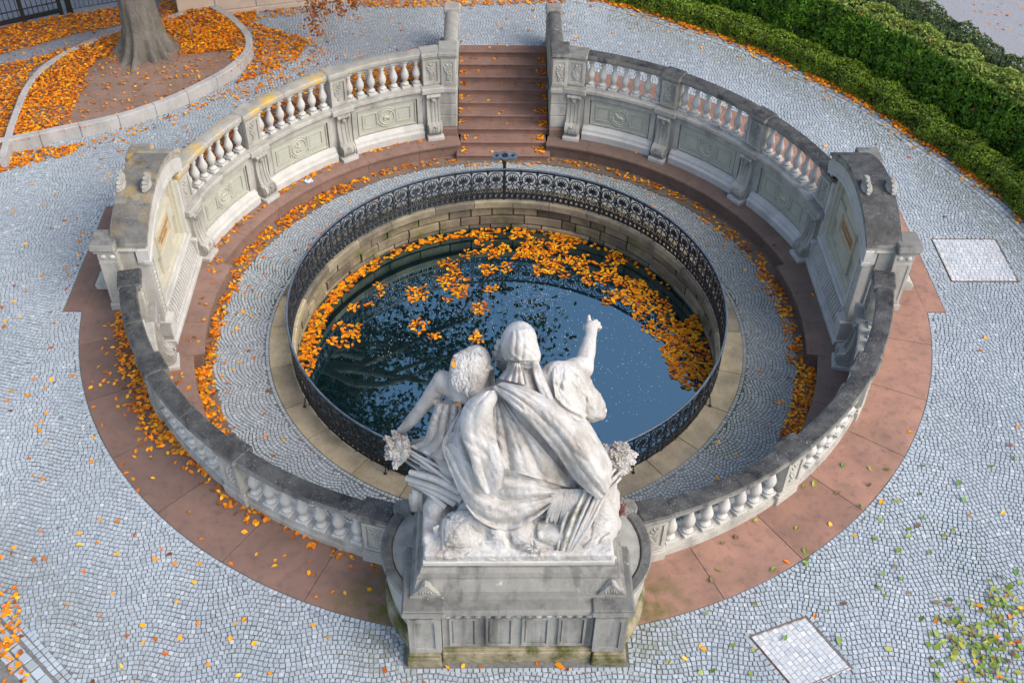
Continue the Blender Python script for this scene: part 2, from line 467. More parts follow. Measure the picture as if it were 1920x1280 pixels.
# ---- cobbles
def cobble_mesh(name, C, A, W, H, tone, light, moss, Z):
    n = len(C)
    ca, sa = np.cos(A), np.sin(A)
    sx = np.array([-.5, .5, .5, -.5]); sy = np.array([-.5, -.5, .5, .5])
    jit = lambda s: RNG.normal(0, s, (n, 4))
    bx = sx * W[:, None] + jit(.0022); by = sy * H[:, None] + jit(.0022)
    ins = .006
    tx = bx - np.sign(sx) * ins; ty = by - np.sign(sy) * ins
    V = np.zeros((n, 8, 3), np.float32)
    for o, (lx, ly, z) in enumerate(((bx, by, None), (tx, ty, 1))):
        V[:, o * 4:o * 4 + 4, 0] = C[:, 0:1] + lx * ca[:, None] - ly * sa[:, None]
        V[:, o * 4:o * 4 + 4, 1] = C[:, 1:2] + lx * sa[:, None] + ly * ca[:, None]
        V[:, o * 4:o * 4 + 4, 2] = (Z - .03) if z is None else (Z - .003 + RNG.normal(0, .0022, (n, 1)) + RNG.normal(0, .0016, (n, 4)))
    f = np.array([(4, 5, 6, 7), (0, 1, 5, 4), (1, 2, 6, 5), (2, 3, 7, 6), (3, 0, 4, 7)])
    F = (np.arange(n)[:, None, None] * 8 + f).reshape(-1, 4)
    me = npmesh(name, V.reshape(-1, 3), F, MAT['cobble'])
    fattr(me, 'tone', np.repeat(tone, 5)); fattr(me, 'light', np.repeat(light, 5)); fattr(me, 'moss', np.repeat(moss, 5))
    return me
def seg_rows(u0, u1, v0, v1, W, p, sag, size):
    """segmental-arc paving: bands of width W, rows pitch p; returns u,v,slope,w,h"""
    xs = np.linspace(-W / 2, W / 2, 81); fs = sag * (1 - (2 * xs / W) ** 2)
    s = np.r_[0, np.cumsum(np.hypot(np.diff(xs), np.diff(fs)))]; L = s[-1]
    nb = int(math.ceil((u1 - u0) / W)); NR = int((v1 - v0 + sag) / p) + 2; n = int(round(L / size))
    out = []
    for b in range(nb):
        uc = u0 + (b + .5) * W
        w = RNG.uniform(.78, 1.22, (NR, n)); w *= L / w.sum(1, keepdims=True)
        e = np.cumsum(w, 1); c = e - w / 2
        x = np.interp(c, s, xs); y = np.interp(x, xs, fs)
        sl = np.arctan(-8 * sag * x / W ** 2)
        vv = v0 - sag + (np.arange(NR) * p)[:, None] + y + RNG.normal(0, .003, x.shape)
        out.append(np.stack([uc + x, vv, sl + RNG.normal(0, .04, x.shape), w, p * np.cos(sl) * RNG.uniform(.95, 1.03, x.shape)], -1).reshape(-1, 5))
    return np.concatenate(out)

PX = lambda L, z=0.0: [tuple(atz(u, v, z)[:2]) for u, v in L]
planter_out = PX([(3, 288), (60, 277), (120, 264), (230, 240), (330, 205), (420, 160), (462, 128), (476, 104), (470, 78), (440, 48), (405, 27)])
planter_in = PX([(345, 20), (230, 58), (180, 70), (130, 92), (80, 122), (45, 162), (22, 215), (4, 268), (-4, 296)], .28)
planter = [tuple(p) for p in np.r_[smooth_line(planter_out), smooth_line(planter_in)]]
gravel_poly = [planter_out[0]] + [(-15.5, 3.9), (-16, 13.5), (-8.6, 13.5), (-8.39, 10.15)] + PX([(345, 20), (230, 58), (130, 92), (45, 162), (22, 215)], .28)
HK_T = [-6, 0, 8.6, 25.8, 44.7, 63.5, 78.2, 84.2, 100, 112]; HK_R = [12.9, 12.2, 11.6, 10.8, 10.33, 10.2, 10.5, 10.62, 11.2, 11.9]
def hedge_r(th): return np.interp(th, HK_T, HK_R)
MH = [np.array([(8.68, -.22), (9.98, -.22), (9.98, 1.09), (8.68, 1.09)]),
      np.array([(3.35, -8.01), (3.83, -8.84), (4.66, -8.50), (4.20, -7.70)])]
BLK = np.array([(-7.41, -7.46), (-6.10, -8.66)])     # kerb line in the near left corner
bld_a, bld_b = np.array((-8.39, 10.15)), np.array((-5.41, 10.97))
def off_line(x, y, a, b):
    d = (b - a) / np.linalg.norm(b - a); return (x - a[0]) * -d[1] + (y - a[1]) * d[0]
def grow(P, m):
    c = P.mean(0); return c + (P - c) * (1 + m / np.linalg.norm(P - c, axis=1).mean())
def upper_mask(x, y, m=-.004):
    r = np.hypot(x, y); th = np.degrees(np.arctan2(x, y))
    k = r > RO + .075 + m
    k &= ~((np.abs(x) < 8.27 + .07 + m) & (y > -1.12 - .07 - m) & (y < 2.1))
    k &= ~((np.abs(x) < 1.12 + m) & (y > 0) & (y < 8.93 + m))
    k &= ~((np.abs(np.abs(x) - 1.28) < .24 + m) & (y > 0) & (y < 9.2 + m))
    k &= ~((np.abs(x) < 1.56 + .07 + m) & (y < 0) & (y > -8.46 - .07 - m))
    k &= ~inpoly(x, y, planter); k &= ~inpoly(x, y, gravel_poly)
    k &= ~((th > -6) & (th < 113) & (r > hedge_r(th) - .02 - m))
    k &= off_line(x, y, bld_a, bld_b) < -.02
    for P in MH: k &= ~inpoly(x, y, grow(P, .10 + m))
    k &= ~((x < 0) & (off_line(x, y, BLK[0], BLK[1]) < .09 + m) & (y < -4))
    P3 = np.stack([x, y, np.zeros_like(x)], -1) - CAM_O
    zz = P3 @ CAM_FW; u = 960 + CAM_F * (P3 @ CAM_RT) / zz; v = 640 - CAM_F * (P3 @ CAM_UP) / zz
    k &= (u > -520) & (u < 2440) & (v > -70) & (v < 1720)
    return k
def stone_attrs(xy):
    n = len(xy); x, y = xy[:, 0], xy[:, 1]
    tone = np.clip(.48 + .22 * np.sin(x * 1.3 + y * .7) * np.sin(y * 1.1 - x * .4) + RNG.normal(0, .19, n), 0, 1)
    light = np.where(RNG.random(n) < .045, RNG.uniform(.15, .5, n), 0)
    th = np.degrees(np.arctan2(x, y)); r = np.hypot(x, y)
    moss = np.clip(1.2 - np.hypot(np.abs(x) - 1.75, y + 8.1) / .75, 0, .8) * RNG.random(n)
    moss = np.maximum(moss, np.clip(1 - np.abs(off_line(x, y, BLK[0], BLK[1])) / 1.2, 0, .35) * (x < -3) * (y < -5) * RNG.random(n))
    kk = (th > 15) & (th < 95)
    moss = np.maximum(moss, np.where(kk, np.clip(1 - (hedge_r(th) - r) / 1.0, 0, .6) * RNG.random(n), 0))
    return tone, light, moss

def wave_rows(u0, u1, v0, v1, lam, p, amp, size):
    """rows of setts laid in long gentle waves"""
    xs = np.linspace(u0, u1, 6000); out = []
    NR = int((v1 - v0 + 2 * amp) / p)
    for q in range(NR):
        yb = v0 - amp + q * p
        ph = 2 * math.pi * xs / lam + .55 * np.sin(xs * .31 + yb * .23) + .35 * np.sin(yb * .41)
        cs = np.cos(ph); A_ = amp * (1 + .25 * np.sin(xs * .37 + yb * .3))
        fs = A_ * cs + .10 * np.sin(xs * .45 + 1.0)
        sl = np.gradient(fs, xs); s = np.r_[0, np.cumsum(np.hypot(np.diff(xs), np.diff(fs)))]
        n = int(s[-1] / size); w = RNG.uniform(.84, 1.16, n); w *= s[-1] / w.sum(); c = np.cumsum(w) - w / 2
        x = np.interp(c, s, xs); y = np.interp(x, xs, fs); t_ = np.arctan(np.interp(x, xs, sl))
        out.append(np.stack([x, yb + y + RNG.normal(0, .003, n), t_ + RNG.normal(0, .04, n), w, p * np.cos(t_) * RNG.uniform(.96, 1.04, n)], -1))
    return np.concatenate(out)
C = wave_rows(-15.2, 15.6, -11.2, 13.2, 1.30, .0735, .050, .0735)
k = upper_mask(C[:, 0], C[:, 1]); C = C[k]
rows = [C]
def arc_row(r, t0, t1, size, depth):
    n = max(1, int(abs(R(t1 - t0)) * r / size)); t = np.radians(t0 + (np.arange(n) + .5) * (t1 - t0) / n)
    return np.stack([r * np.sin(t), r * np.cos(t), -t + RNG.normal(0, .02, n), np.full(n, size) * RNG.uniform(.9, 1.0, n), np.full(n, depth)], -1)
def line_row(a, b, size, depth, off=0.0):
    a, b = np.array(a, float), np.array(b, float); L = np.linalg.norm(b - a); n = max(1, int(L / size)); d = (b - a) / L
    t = (np.arange(n) + .5) / n * L; nn = np.array((-d[1], d[0]))
    P = a + t[:, None] * d + nn * off
    return np.c_[P, np.full(n, math.atan2(d[1], d[0])) + RNG.normal(0, .02, n), np.full(n, L / n) * RNG.uniform(.9, 1.0, n), np.full(n, depth)]
for t0, t1 in ((98.1, 168.9), (-168.9, -98.1), (15, 74), (-74, -15)): rows.append(arc_row(RO + .045, t0, t1, .078, .07))
for s in (-1, 1):
    rows += [line_row((s * 8.315, -1.12), (s * 8.315, 2.1), .075, .07), line_row((s * 7.98, -1.165), (s * 8.35, -1.165), .075, .07),
             line_row((s * 1.605, -8.5), (s * 1.605, -7.85), .075, .07)]
rows += [line_row((-1.64, -8.505), (1.64, -8.505), .085, .075), line_row((-1.1, 8.985), (1.1, 8.985), .08, .075)]
d = (BLK[1] - BLK[0]) / np.linalg.norm(BLK[1] - BLK[0])
for o in (.045, -.045): rows.append(line_row(BLK[0] - d * 1.2, BLK[1] + d * 1.2, .095, .085, o))
for o in (-.20, -.36): rows.append(line_row(BLK[0] - d * 1.2, BLK[1] + d * 1.2, .17, .15, o))
tt = np.arange(-4, 92, .1)
for k_, o in enumerate((.06, .185, .31)):
    t = -3.0
    while t < 110:
        rr = float(hedge_r(t)) + o; wdt = random.uniform(.10, .2)
        t2 = t + math.degrees(wdt / rr); ra = float(hedge_r(t2)) + o
        p0 = np.array(pol(rr, t)[:2]); p1 = np.array(pol(ra, t2)[:2]); q = (p0 + p1) / 2; dd = p1 - p0
        rows.append(np.array([[q[0], q[1], math.atan2(dd[1], dd[0]), np.linalg.norm(dd) * .95, .115]]))
        t = t2
UP = np.concatenate(rows)
UP[:, 3] -= .006; UP[:, 4] -= .006
tone, light, moss = stone_attrs(UP[:, :2])

# inner ring, in polar bands
nb = 30; Wb = 2 * math.pi * 5.3 / nb
I = seg_rows(0, 2 * math.pi * 5.3, 4.90, 5.92, Wb, .0715, .22, .0715)
th = I[:, 0] / 5.3; r = I[:, 1]
I = np.stack([r * np.sin(th), r * np.cos(th), -th + I[:, 2], I[:, 3] * r / 5.3, I[:, 4]], -1)
rr = np.hypot(I[:, 0], I[:, 1]); I = I[(rr > 4.875) & (rr < 5.84)]
I = np.concatenate([I, arc_row(4.815, 0, 360, .075, .07)])
I[:, 3] -= .007; I[:, 4] -= .007
k = ~((np.hypot(I[:, 0], I[:, 1]) < 6.5) & (I[:, 1] < -5.2) & (np.abs(I[:, 0]) < 2.0))   # hidden behind the pedestal
I = I[k]
it = np.clip(.55 + RNG.normal(0, .22, len(I)), 0, 1)
ith = np.degrees(np.arctan2(I[:, 0], I[:, 1]))
il = np.where(RNG.random(len(I)) < .06, .4, 0.06)
im = np.clip(.25 + .4 * np.sin(R(1) * (ith - 0)) , .05, .62) * RNG.uniform(.6, 1, len(I))

floor_s = struct(link('sunken_floor', MB().ring([(4.5, ZF - .05), (6.6, ZF - .05), (6.6, ZF - .014), (4.5, ZF - .014)], 0, 360, 96).mesh('sunken_floor', MAT['joint'])))

def split_cobbles(A, tone, light, moss, Z, host, n_single):
    P = np.c_[A[:, :2], np.full(len(A), Z)] - CAM_O
    zz = P @ CAM_FW; u = 960 + CAM_F * (P @ CAM_RT) / zz; v = 640 - CAM_F * (P @ CAM_UP) / zz
    vis = (u > 5) & (u < 1915) & (v > 5) & (v < 1275)
    score = np.where(vis, A[:, 3] * A[:, 4] / zz ** 2, 0)
    idx = np.argsort(-score); single = np.zeros(len(A), bool); single[idx[:n_single]] = True
    m = ~single
    me = cobble_mesh('cobble_field', A[m, :2], A[m, 2], A[m, 3], A[m, 4], tone[m], light[m], moss[m], Z)
    o = link('cobble_field', me, host); o['kind'] = 'stuff'
    # alike stones share one of a few meshes
    protos = {}
    for i in np.nonzero(single)[0]:
        key = (int(tone[i] * 4.99), int(light[i] * 3), int(moss[i] * 3))
        if key not in protos:
            protos[key] = cobble_mesh('cobble', np.zeros((1, 2)), np.zeros(1), np.array([.07]), np.array([.07]),
                                      np.array([(key[0] + .5) / 5]), np.array([key[1] / 3]), np.array([key[2] / 3]), 0.0)
        M = Matrix.Translation((A[i, 0], A[i, 1], Z)) @ Matrix.Rotation(A[i, 2], 4, 'Z') @ Matrix.Diagonal((A[i, 3] / .07, A[i, 4] / .07, 1, 1))
        link('cobble', protos[key], host, M)
split_cobbles(UP, tone, light, moss, 0.0, ground, 300)
split_cobbles(I, it, il, im, ZF, floor_s, 0)

# ---- sandstone ring
ring_s = struct(thing('sandstone_path', None, None)); del_ = [ring_s.pop(k_) for k_ in ('label', 'category') if k_ in ring_s]
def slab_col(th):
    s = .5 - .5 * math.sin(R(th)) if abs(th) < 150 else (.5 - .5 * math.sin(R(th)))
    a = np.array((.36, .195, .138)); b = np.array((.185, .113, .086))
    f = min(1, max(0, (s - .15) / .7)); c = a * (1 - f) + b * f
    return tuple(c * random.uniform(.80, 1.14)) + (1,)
edges = list(np.linspace(9.6, 168, 16))
for s in (-1, 1):
    for a, b in zip(edges[:-1], edges[1:]):
        g = .045
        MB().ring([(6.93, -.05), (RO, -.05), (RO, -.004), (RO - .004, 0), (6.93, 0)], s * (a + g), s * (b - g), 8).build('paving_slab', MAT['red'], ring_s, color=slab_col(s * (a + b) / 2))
    for y0, y1 in ((-1.12, -.55), (-.545, .75), (.755, 2.1)):
        poly = []
        x0 = 7.90
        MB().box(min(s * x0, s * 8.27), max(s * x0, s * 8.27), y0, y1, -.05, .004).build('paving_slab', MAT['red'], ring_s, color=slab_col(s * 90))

# ---- stairs
stair = thing('staircase', 'flight of red sandstone steps leading down between two stone piers', 'stairs', (0, 7.2, ZF))
YS, TR, RI = 8.62, .338, .16
for k_ in range(9):
    y = YS - k_ * TR; z = -k_ * RI
    hw = 1.10 if k_ < 7 else (1.04 if k_ == 7 else 1.13)
    back = y + TR + .05 if k_ else y + .33
    prof = [(y + .03, z - RI - .02), (y + .03, z - .055), (y + .008, z - .05), (y, z - .035), (y, z - .012), (y + .012, z), (back, z), (back, z - RI - .02)]
    MB().prism(prof, -hw, hw).build('step', MAT['red'], stair, color=(*(np.array((.25, .145, .112)) * random.uniform(.9, 1.1)), 1))

# ---- curved bench
bench = thing('stone_bench', 'long curved red sandstone bench at the foot of the sunken wall', 'bench', (0, 6.4, ZF))
def bench_prof(ri, ro=6.85):
    return [(ri + .07, ZF - .03), (ri + .07, ZB - .10), (ri + .045, ZB - .085), (ri + .005, ZB - .07), (ri, ZB - .045), (ri + .008, ZB - .015), (ri + .03, ZB), (ro, ZB), (ro, ZF - .03)]
for s in (-1, 1):
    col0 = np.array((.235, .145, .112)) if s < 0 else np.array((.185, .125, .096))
    segs = [(9.6, 19, 6.16), (19, 31, 6.16), (31, 43, 6.16), (43, 55, 6.16), (55, 66, 6.16), (66, 75.3, 6.16), (75.3, 84, 5.95), (84, 92.5, 5.95), (92.5, 101.3, 5.95),
            (101.3, 113, 6.16), (113, 126, 6.16), (126, 140, 6.16), (140, 155, 6.16)]
    for a, b, ri in segs:
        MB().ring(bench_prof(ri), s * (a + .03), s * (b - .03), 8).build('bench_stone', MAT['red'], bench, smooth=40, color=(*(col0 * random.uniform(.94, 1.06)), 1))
strip = struct(thing('gutter_strip', None, None))
for s in (-1, 1):
    for i, (a, b) in enumerate(zip(np.linspace(9, 155, 15)[:-1], np.linspace(9, 155, 15)[1:])):
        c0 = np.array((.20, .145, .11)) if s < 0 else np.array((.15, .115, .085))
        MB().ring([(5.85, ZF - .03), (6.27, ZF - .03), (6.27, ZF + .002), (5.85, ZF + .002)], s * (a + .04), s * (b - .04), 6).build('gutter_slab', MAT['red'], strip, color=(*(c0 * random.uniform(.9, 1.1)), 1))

# ---- pool
pool = thing('pool_basin', 'round spring basin of mossy yellow stone blocks under the iron railing', 'basin', (0, 0, -2.85))
t = -180.0
while t < 179:
    b = min(180, t + random.uniform(11, 15));
    if 180 - b < 5: b = 180
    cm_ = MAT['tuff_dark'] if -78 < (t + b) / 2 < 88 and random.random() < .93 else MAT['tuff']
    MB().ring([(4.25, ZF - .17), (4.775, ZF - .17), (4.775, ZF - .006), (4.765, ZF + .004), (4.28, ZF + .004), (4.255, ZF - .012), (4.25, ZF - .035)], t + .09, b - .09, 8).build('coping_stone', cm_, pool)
    t = b
for z0, z1 in ((ZF - .47, ZF - .175), (ZF - .72, ZF - .475), (ZF - 1.0, ZF - .725)):
    t = -120.0 + random.uniform(0, 5)
    while t < 120:
        b = t + random.choice((5, 7, 9, 11, 13, 15)) * random.uniform(.85, 1.1)
        ri = 4.345 + random.uniform(-.022, .03); c_ = .022
        MB().ring([(ri + c_, z0 + .010), (4.65, z0 + .010), (4.65, z1 - .010), (ri + c_, z1 - .010), (ri, z1 - .010 - c_), (ri, z0 + .010 + c_)], t + .2, b - .2, 5).build('wall_block', MAT['poolblock'], pool)
        t = b
MB().ring([(4.46, ZW - .6), (4.7, ZW - .6), (4.7, ZF - .18), (4.46, ZF - .18)], 0, 360, 96).build('wall_backing', MAT['poolblock'], pool)
wv = [pol(4.47, t_, ZW) for t_ in np.arange(0, 360, 5)]
water = struct(link('water', MB().add(wv, [tuple(reversed(range(len(wv))))]).mesh('water', MAT['water'])))
me = water.data
if me.polygons[0].normal.z < 0: me.flip_normals()

# ---- inspection covers set in the paving
def cover(P, label, nu, nv):
    t_ = thing('inspection_cover', label, 'cover', (P[:, 0].mean(), P[:, 1].mean(), 0), 'paved inspection covers')
    fr = MB()
    for i in range(4):
        a, b = P[i], P[(i + 1) % 4]; d_ = (b - a) / np.linalg.norm(b - a)
        ang = math.atan2(d_[1], d_[0]); L = np.linalg.norm(b - a)
        fr.box(0, L - .012, -.006, .006, -.03, .004 , Matrix.Translation((a[0], a[1], 0)) @ Matrix.Rotation(ang, 4, 'Z'))
    fr.build('steel_frame', MAT['rust'], t_)
    u = (np.arange(nu) + .5) / nu; v = (np.arange(nv) + .5) / nv
    uu, vv = np.meshgrid(u, v); uu = uu.ravel(); vv = vv.ravel()
    uu = uu + ((np.arange(len(uu)) // nu) % 2) * .25 / nu; k_ = (uu > .02) & (uu < .985); uu, vv = uu[k_], vv[k_]
    Q = P[0] + np.outer(uu, P[1] - P[0]) + np.outer(vv, P[3] - P[0])
    e = P[1] - P[0]; W_ = np.linalg.norm(e) / nu; H_ = np.linalg.norm(P[3] - P[0]) / nv; n = len(Q)
    me = cobble_mesh('cover_cobbles', Q, np.full(n, math.atan2(e[1], e[0])), np.full(n, W_ - .004) * RNG.uniform(.96, 1, n), np.full(n, H_ - .004), np.clip(RNG.normal(.7, .25, n), 0, 1), np.clip(RNG.normal(.42, .16, n), .1, .8), np.zeros(n), 0.0)
    o = link('cover_cobbles', me, t_); o['kind'] = 'stuff'
    pb = MB().add([(p_[0], p_[1], -.009) for p_ in grow(P, -.01)], [(0, 1, 2, 3)]).mesh('cover_plate', MAT['kerb'])
    if pb.polygons[0].normal.z < 0: pb.flip_normals()
    link('cover_plate', pb, t_)
    for q, o_ in ((grow(P, .085), .08),):
        R_ = np.concatenate([line_row(q[i], q[(i + 1) % 4], .085, .075) for i in range(4)])
        n = len(R_)
        me = cobble_mesh('border_cobbles', R_[:, :2], R_[:, 2], R_[:, 3] - .012, R_[:, 4] - .01, RNG.uniform(.2, .8, n), np.zeros(n), np.full(n, .15), 0.0)
        o = link('border_cobbles', me, t_); o['kind'] = 'stuff'
cover(MH[0], 'pale square paving cover with rusty frame beside the hedge kerb', 15, 15)
cover(MH[1], 'pale tilted paving cover with rusty corners in the near right paving', 11, 11)
# ================================================================== balustrade and sunken wall
def cap_col(th):
    """black crust on the near and right copings, yellow lichen on the far left ones"""
    th = (th + 180) % 360 - 180
    if th > 0: dk = 1.0 if th > 18 else .7
    else:
        dk = .2 if th > -80 else min(1.0, .2 + (-th - 80) / 25)
    yl = .75 if -80 < th < -40 else (.2 if -40 <= th < -20 else 0)
    return (dk, yl, 0, 1)

RNGS = random.Random(3)
bal = {}
for s, nm in ((-1, 'left'), (1, 'right')):
    bal[s] = thing('balustrade', f'curved pale stone balustrade on the {nm} side of the spring', 'balustrade', pol(6.9, s * 60, 0), 'balustrade halves')
POSTS = [14.6, 34.0, 54.0, 74.0, 102.3, 121.6, 141.8, 163.2]
BAYS = [(0, 1), (1, 2), (2, 3), (4, 5), (5, 6), (6, 7)]

bp = [(.062, 0), (.062, .0), (.085, .0), (.085, .05), (.07, .055), (.088, .075), (.088, .10), (.06, .12), (.045, .15), (.062, .20), (.088, .26), (.097, .31), (.088, .36), (.062, .43), (.044, .50), (.040, .55), (.058, .565), (.058, .585), (.044, .60), (.052, .63), (.072, .645), (.072, .69), (.05, .69)]
bm = MB()
bm.box(-.1, .1, -.1, .1, 0, .055, ch=.006)
bm.lathe([(r_, z_) for r_, z_ in bp if z_ >= .055], 14)
bm.box(-.075, .075, -.075, .075, .655, .69)
BAL = bm.mesh('baluster', MAT['lime_light'], smooth=35)

# carved foliage for the post panels (three variants)
def foliage(seed, h=.42):
    rg = random.Random(seed); b = MB()
    pts = [(.035 * math.sin(i * 1.1 + seed), -.006, .04 + i * (h - .08) / 6) for i in range(7)]
    b.tube(pts, .014, 5)
    for i in range(1, 7):
        for sd in (-1, 1):
            x, y, z = pts[i]; a = sd * rg.uniform(.5, 1.2); L = rg.uniform(.035, .055)
            M_ = Matrix.Translation((x + sd * L * .7, y, z + L * .4)) @ Matrix.Rotation(a, 4, 'Y')
            b.ell((0, 0, 0), (.020, .026, L * 1.1), 6, 5, M_)
    for i in range(5):
        a = i * 1.257; b.ell((.028 * math.cos(a), -.006, .05 + .028 * math.sin(a)), (.022, .026, .022), 6, 4)
    return b.mesh('carved_foliage', MAT['lime'], smooth=60)
FOL = [foliage(i) for i in range(3)]

def post(parent, th, inner=True, outer=True, R0=6.75, R1=7.02, wid=.40, z0=.26):
    Mx = frame(th, 0, 0); h = wid / 2
    cc = cap_col(th)
    b = MB(); b.box(-h, h, R0, R1, z0, .965, Mx, ch=.008)
    p_ = b.build('post', MAT['lime'], parent)
    cb = MB(); cb.box(-h - .045, h + .045, R0 - .07, R1 + .075, 1.0, 1.125, Mx, ch=.028); cb.box(-h - .02, h + .02, R0 - .03, R1 + .03, .96, 1.002, Mx)
    cb.build('post_cap', MAT['cap'], parent, color=cc)
    # panel frames: raised border strips
    for side in ([-1] if inner else []) + ([1] if outer else []):
        y = R0 if side < 0 else R1; d_ = .028 * side
        f_ = MB()
        for x0, x1, za, zb in ((-h + .0, -h + .06, z0 + .05, .94), (h - .06, h, z0 + .05, .94), (-h + .06, h - .06, z0 + .05, z0 + .11), (-h + .06, h - .06, .88, .94)):
            f_.box(x0, x1, min(y, y + d_), max(y, y + d_), za, zb, Mx)
        f_.build('panel_frame', MAT['lime'], p_)
        M_ = Mx @ Matrix.Translation((0, y, z0 + .145)) @ (Matrix.Rotation(math.pi, 4, 'Z') if side > 0 else Matrix.Identity(4))
        link('carved_foliage', RNGS.choice(FOL), p_, M_)
    return p_

for s in (-1, 1):
    B = bal[s]
    for th in POSTS:
        post(B, s * th)
        Mx = frame(s * th, 0, 0)
        pl = MB(); pl.box(-.25, .25, 6.9, 7.05, -.01, .20, Mx, ch=.01); pl.box(-.225, .225, 6.9, 7.035, .2, .25, Mx, ch=.008); pl.build('post_plinth', MAT['lime'], B)
        pl = MB(); pl.box(-.28, .28, 6.585, 6.9, .115, .262, Mx, ch=.018); pl.build('ledge_block', MAT['cap'], B, color=(.35 if s > 0 or th > 80 else .05, 0, 0, 1))
    for i, j in BAYS:
        a, b_ = POSTS[i] + 1.62, POSTS[j] - 1.62
        prof = [(6.70, .0), (6.955, .0), (6.955, .19), (6.94, .23), (6.90, .255), (6.67, .255), (6.64, .235), (6.635, .16), (6.66, .13), (6.70, .12)]
        prof = [(6.72, -.01), (6.965, -.01), (6.965, .17), (6.95, .215), (6.92, .25), (6.67, .25), (6.645, .235), (6.64, .17), (6.67, .135), (6.72, .125)]
        MB().ring(prof, s * a, s * b_, 12).build('base_course', MAT['lime'], B, smooth=30)
        a2, b2 = POSTS[i] + 1.2, POSTS[j] - 1.2
        cp = [(6.80, .945), (7.01, .945), (7.03, .985), (7.06, 1.0), (7.065, 1.07), (7.045, 1.098), (7.0, 1.11), (6.81, 1.11), (6.77, 1.098), (6.75, 1.07), (6.755, 1.0), (6.78, .985)]
        mid = (a2 + b2) / 2 + RNGS.uniform(-2, 2)
        for q0, q1 in ((a2, mid - .03), (mid + .03, b2)):
            MB().ring(cp, s * q0, s * q1, 8).build('coping', MAT['cap'], B, smooth=30, color=cap_col(s * (q0 + q1) / 2))
        for k_ in range(7):
            th = a + (b_ - a) * (k_ + .5) / 7
            link('baluster', BAL, B, frame(s * th, 6.895, .25) @ Matrix.Rotation(RNGS.uniform(-.04, .04), 4, 'Z'))

# ---- retaining wall with medallion panels and console brackets
wall = {}
for s, nm in ((-1, 'left'), (1, 'right')):
    wall[s] = thing('sunken_wall', f'curved panelled stone wall with medallions below the {nm} balustrade', 'wall', pol(6.7, s * 44, ZB), 'halves of the sunken wall')

def medallion_figure(seed):
    rg = random.Random(seed); b = MB()
    kind = seed % 6
    def limb(x0, z0, x1, z1, r0, r1=None):
        b.tube([(x0, 0, z0), ((x0 + x1) / 2 + rg.uniform(-.01, .01), -.006, (z0 + z1) / 2), (x1, 0, z1)], [r0, r0 * .9, r1 or r0 * .6], 6)
    if kind in (0, 3, 5):           # standing beast
        b.ell((0, 0, 0), (.085, .032, .042), 10, 6); limb(.06, .01, .095, .075, .024, .018); b.ell((.115, 0, .085), (.035, .018, .018), 8, 5)
        for x in (-.07, -.045, .045, .07): limb(x, -.02, x + rg.uniform(-.015, .02), -.105, .014, .009)
        limb(-.08, .02, -.12, .05, .009, .006); limb(.10, .10, .075, .14, .007, .004)
        b.box(-.12, .12, -.012, .004, -.125, -.108)
    elif kind in (1, 4):            # kneeling figure
        b.ell((0, 0, .01), (.04, .024, .075), 8, 6); b.ell((.01, -.004, .11), (.03, .024, .032), 8, 6)
        limb(.0, .06, .075, .05, .017); limb(.075, .05, .10, .10, .014); limb(-.01, .05, -.08, .03, .017); limb(0, -.05, .07, -.06, .026); limb(.07, -.06, .05, -.12, .02); limb(-.02, -.05, -.07, -.11, .024)
    else:                           # two fish
        for sg in (-1, 1):
            b.tube([(-.1 * sg, 0, .03 * sg), (-.03 * sg, -.008, .065 * sg), (.05 * sg, -.008, .045 * sg), (.1 * sg, 0, .0)], [.008, .026, .024, .006], 7)
    return b

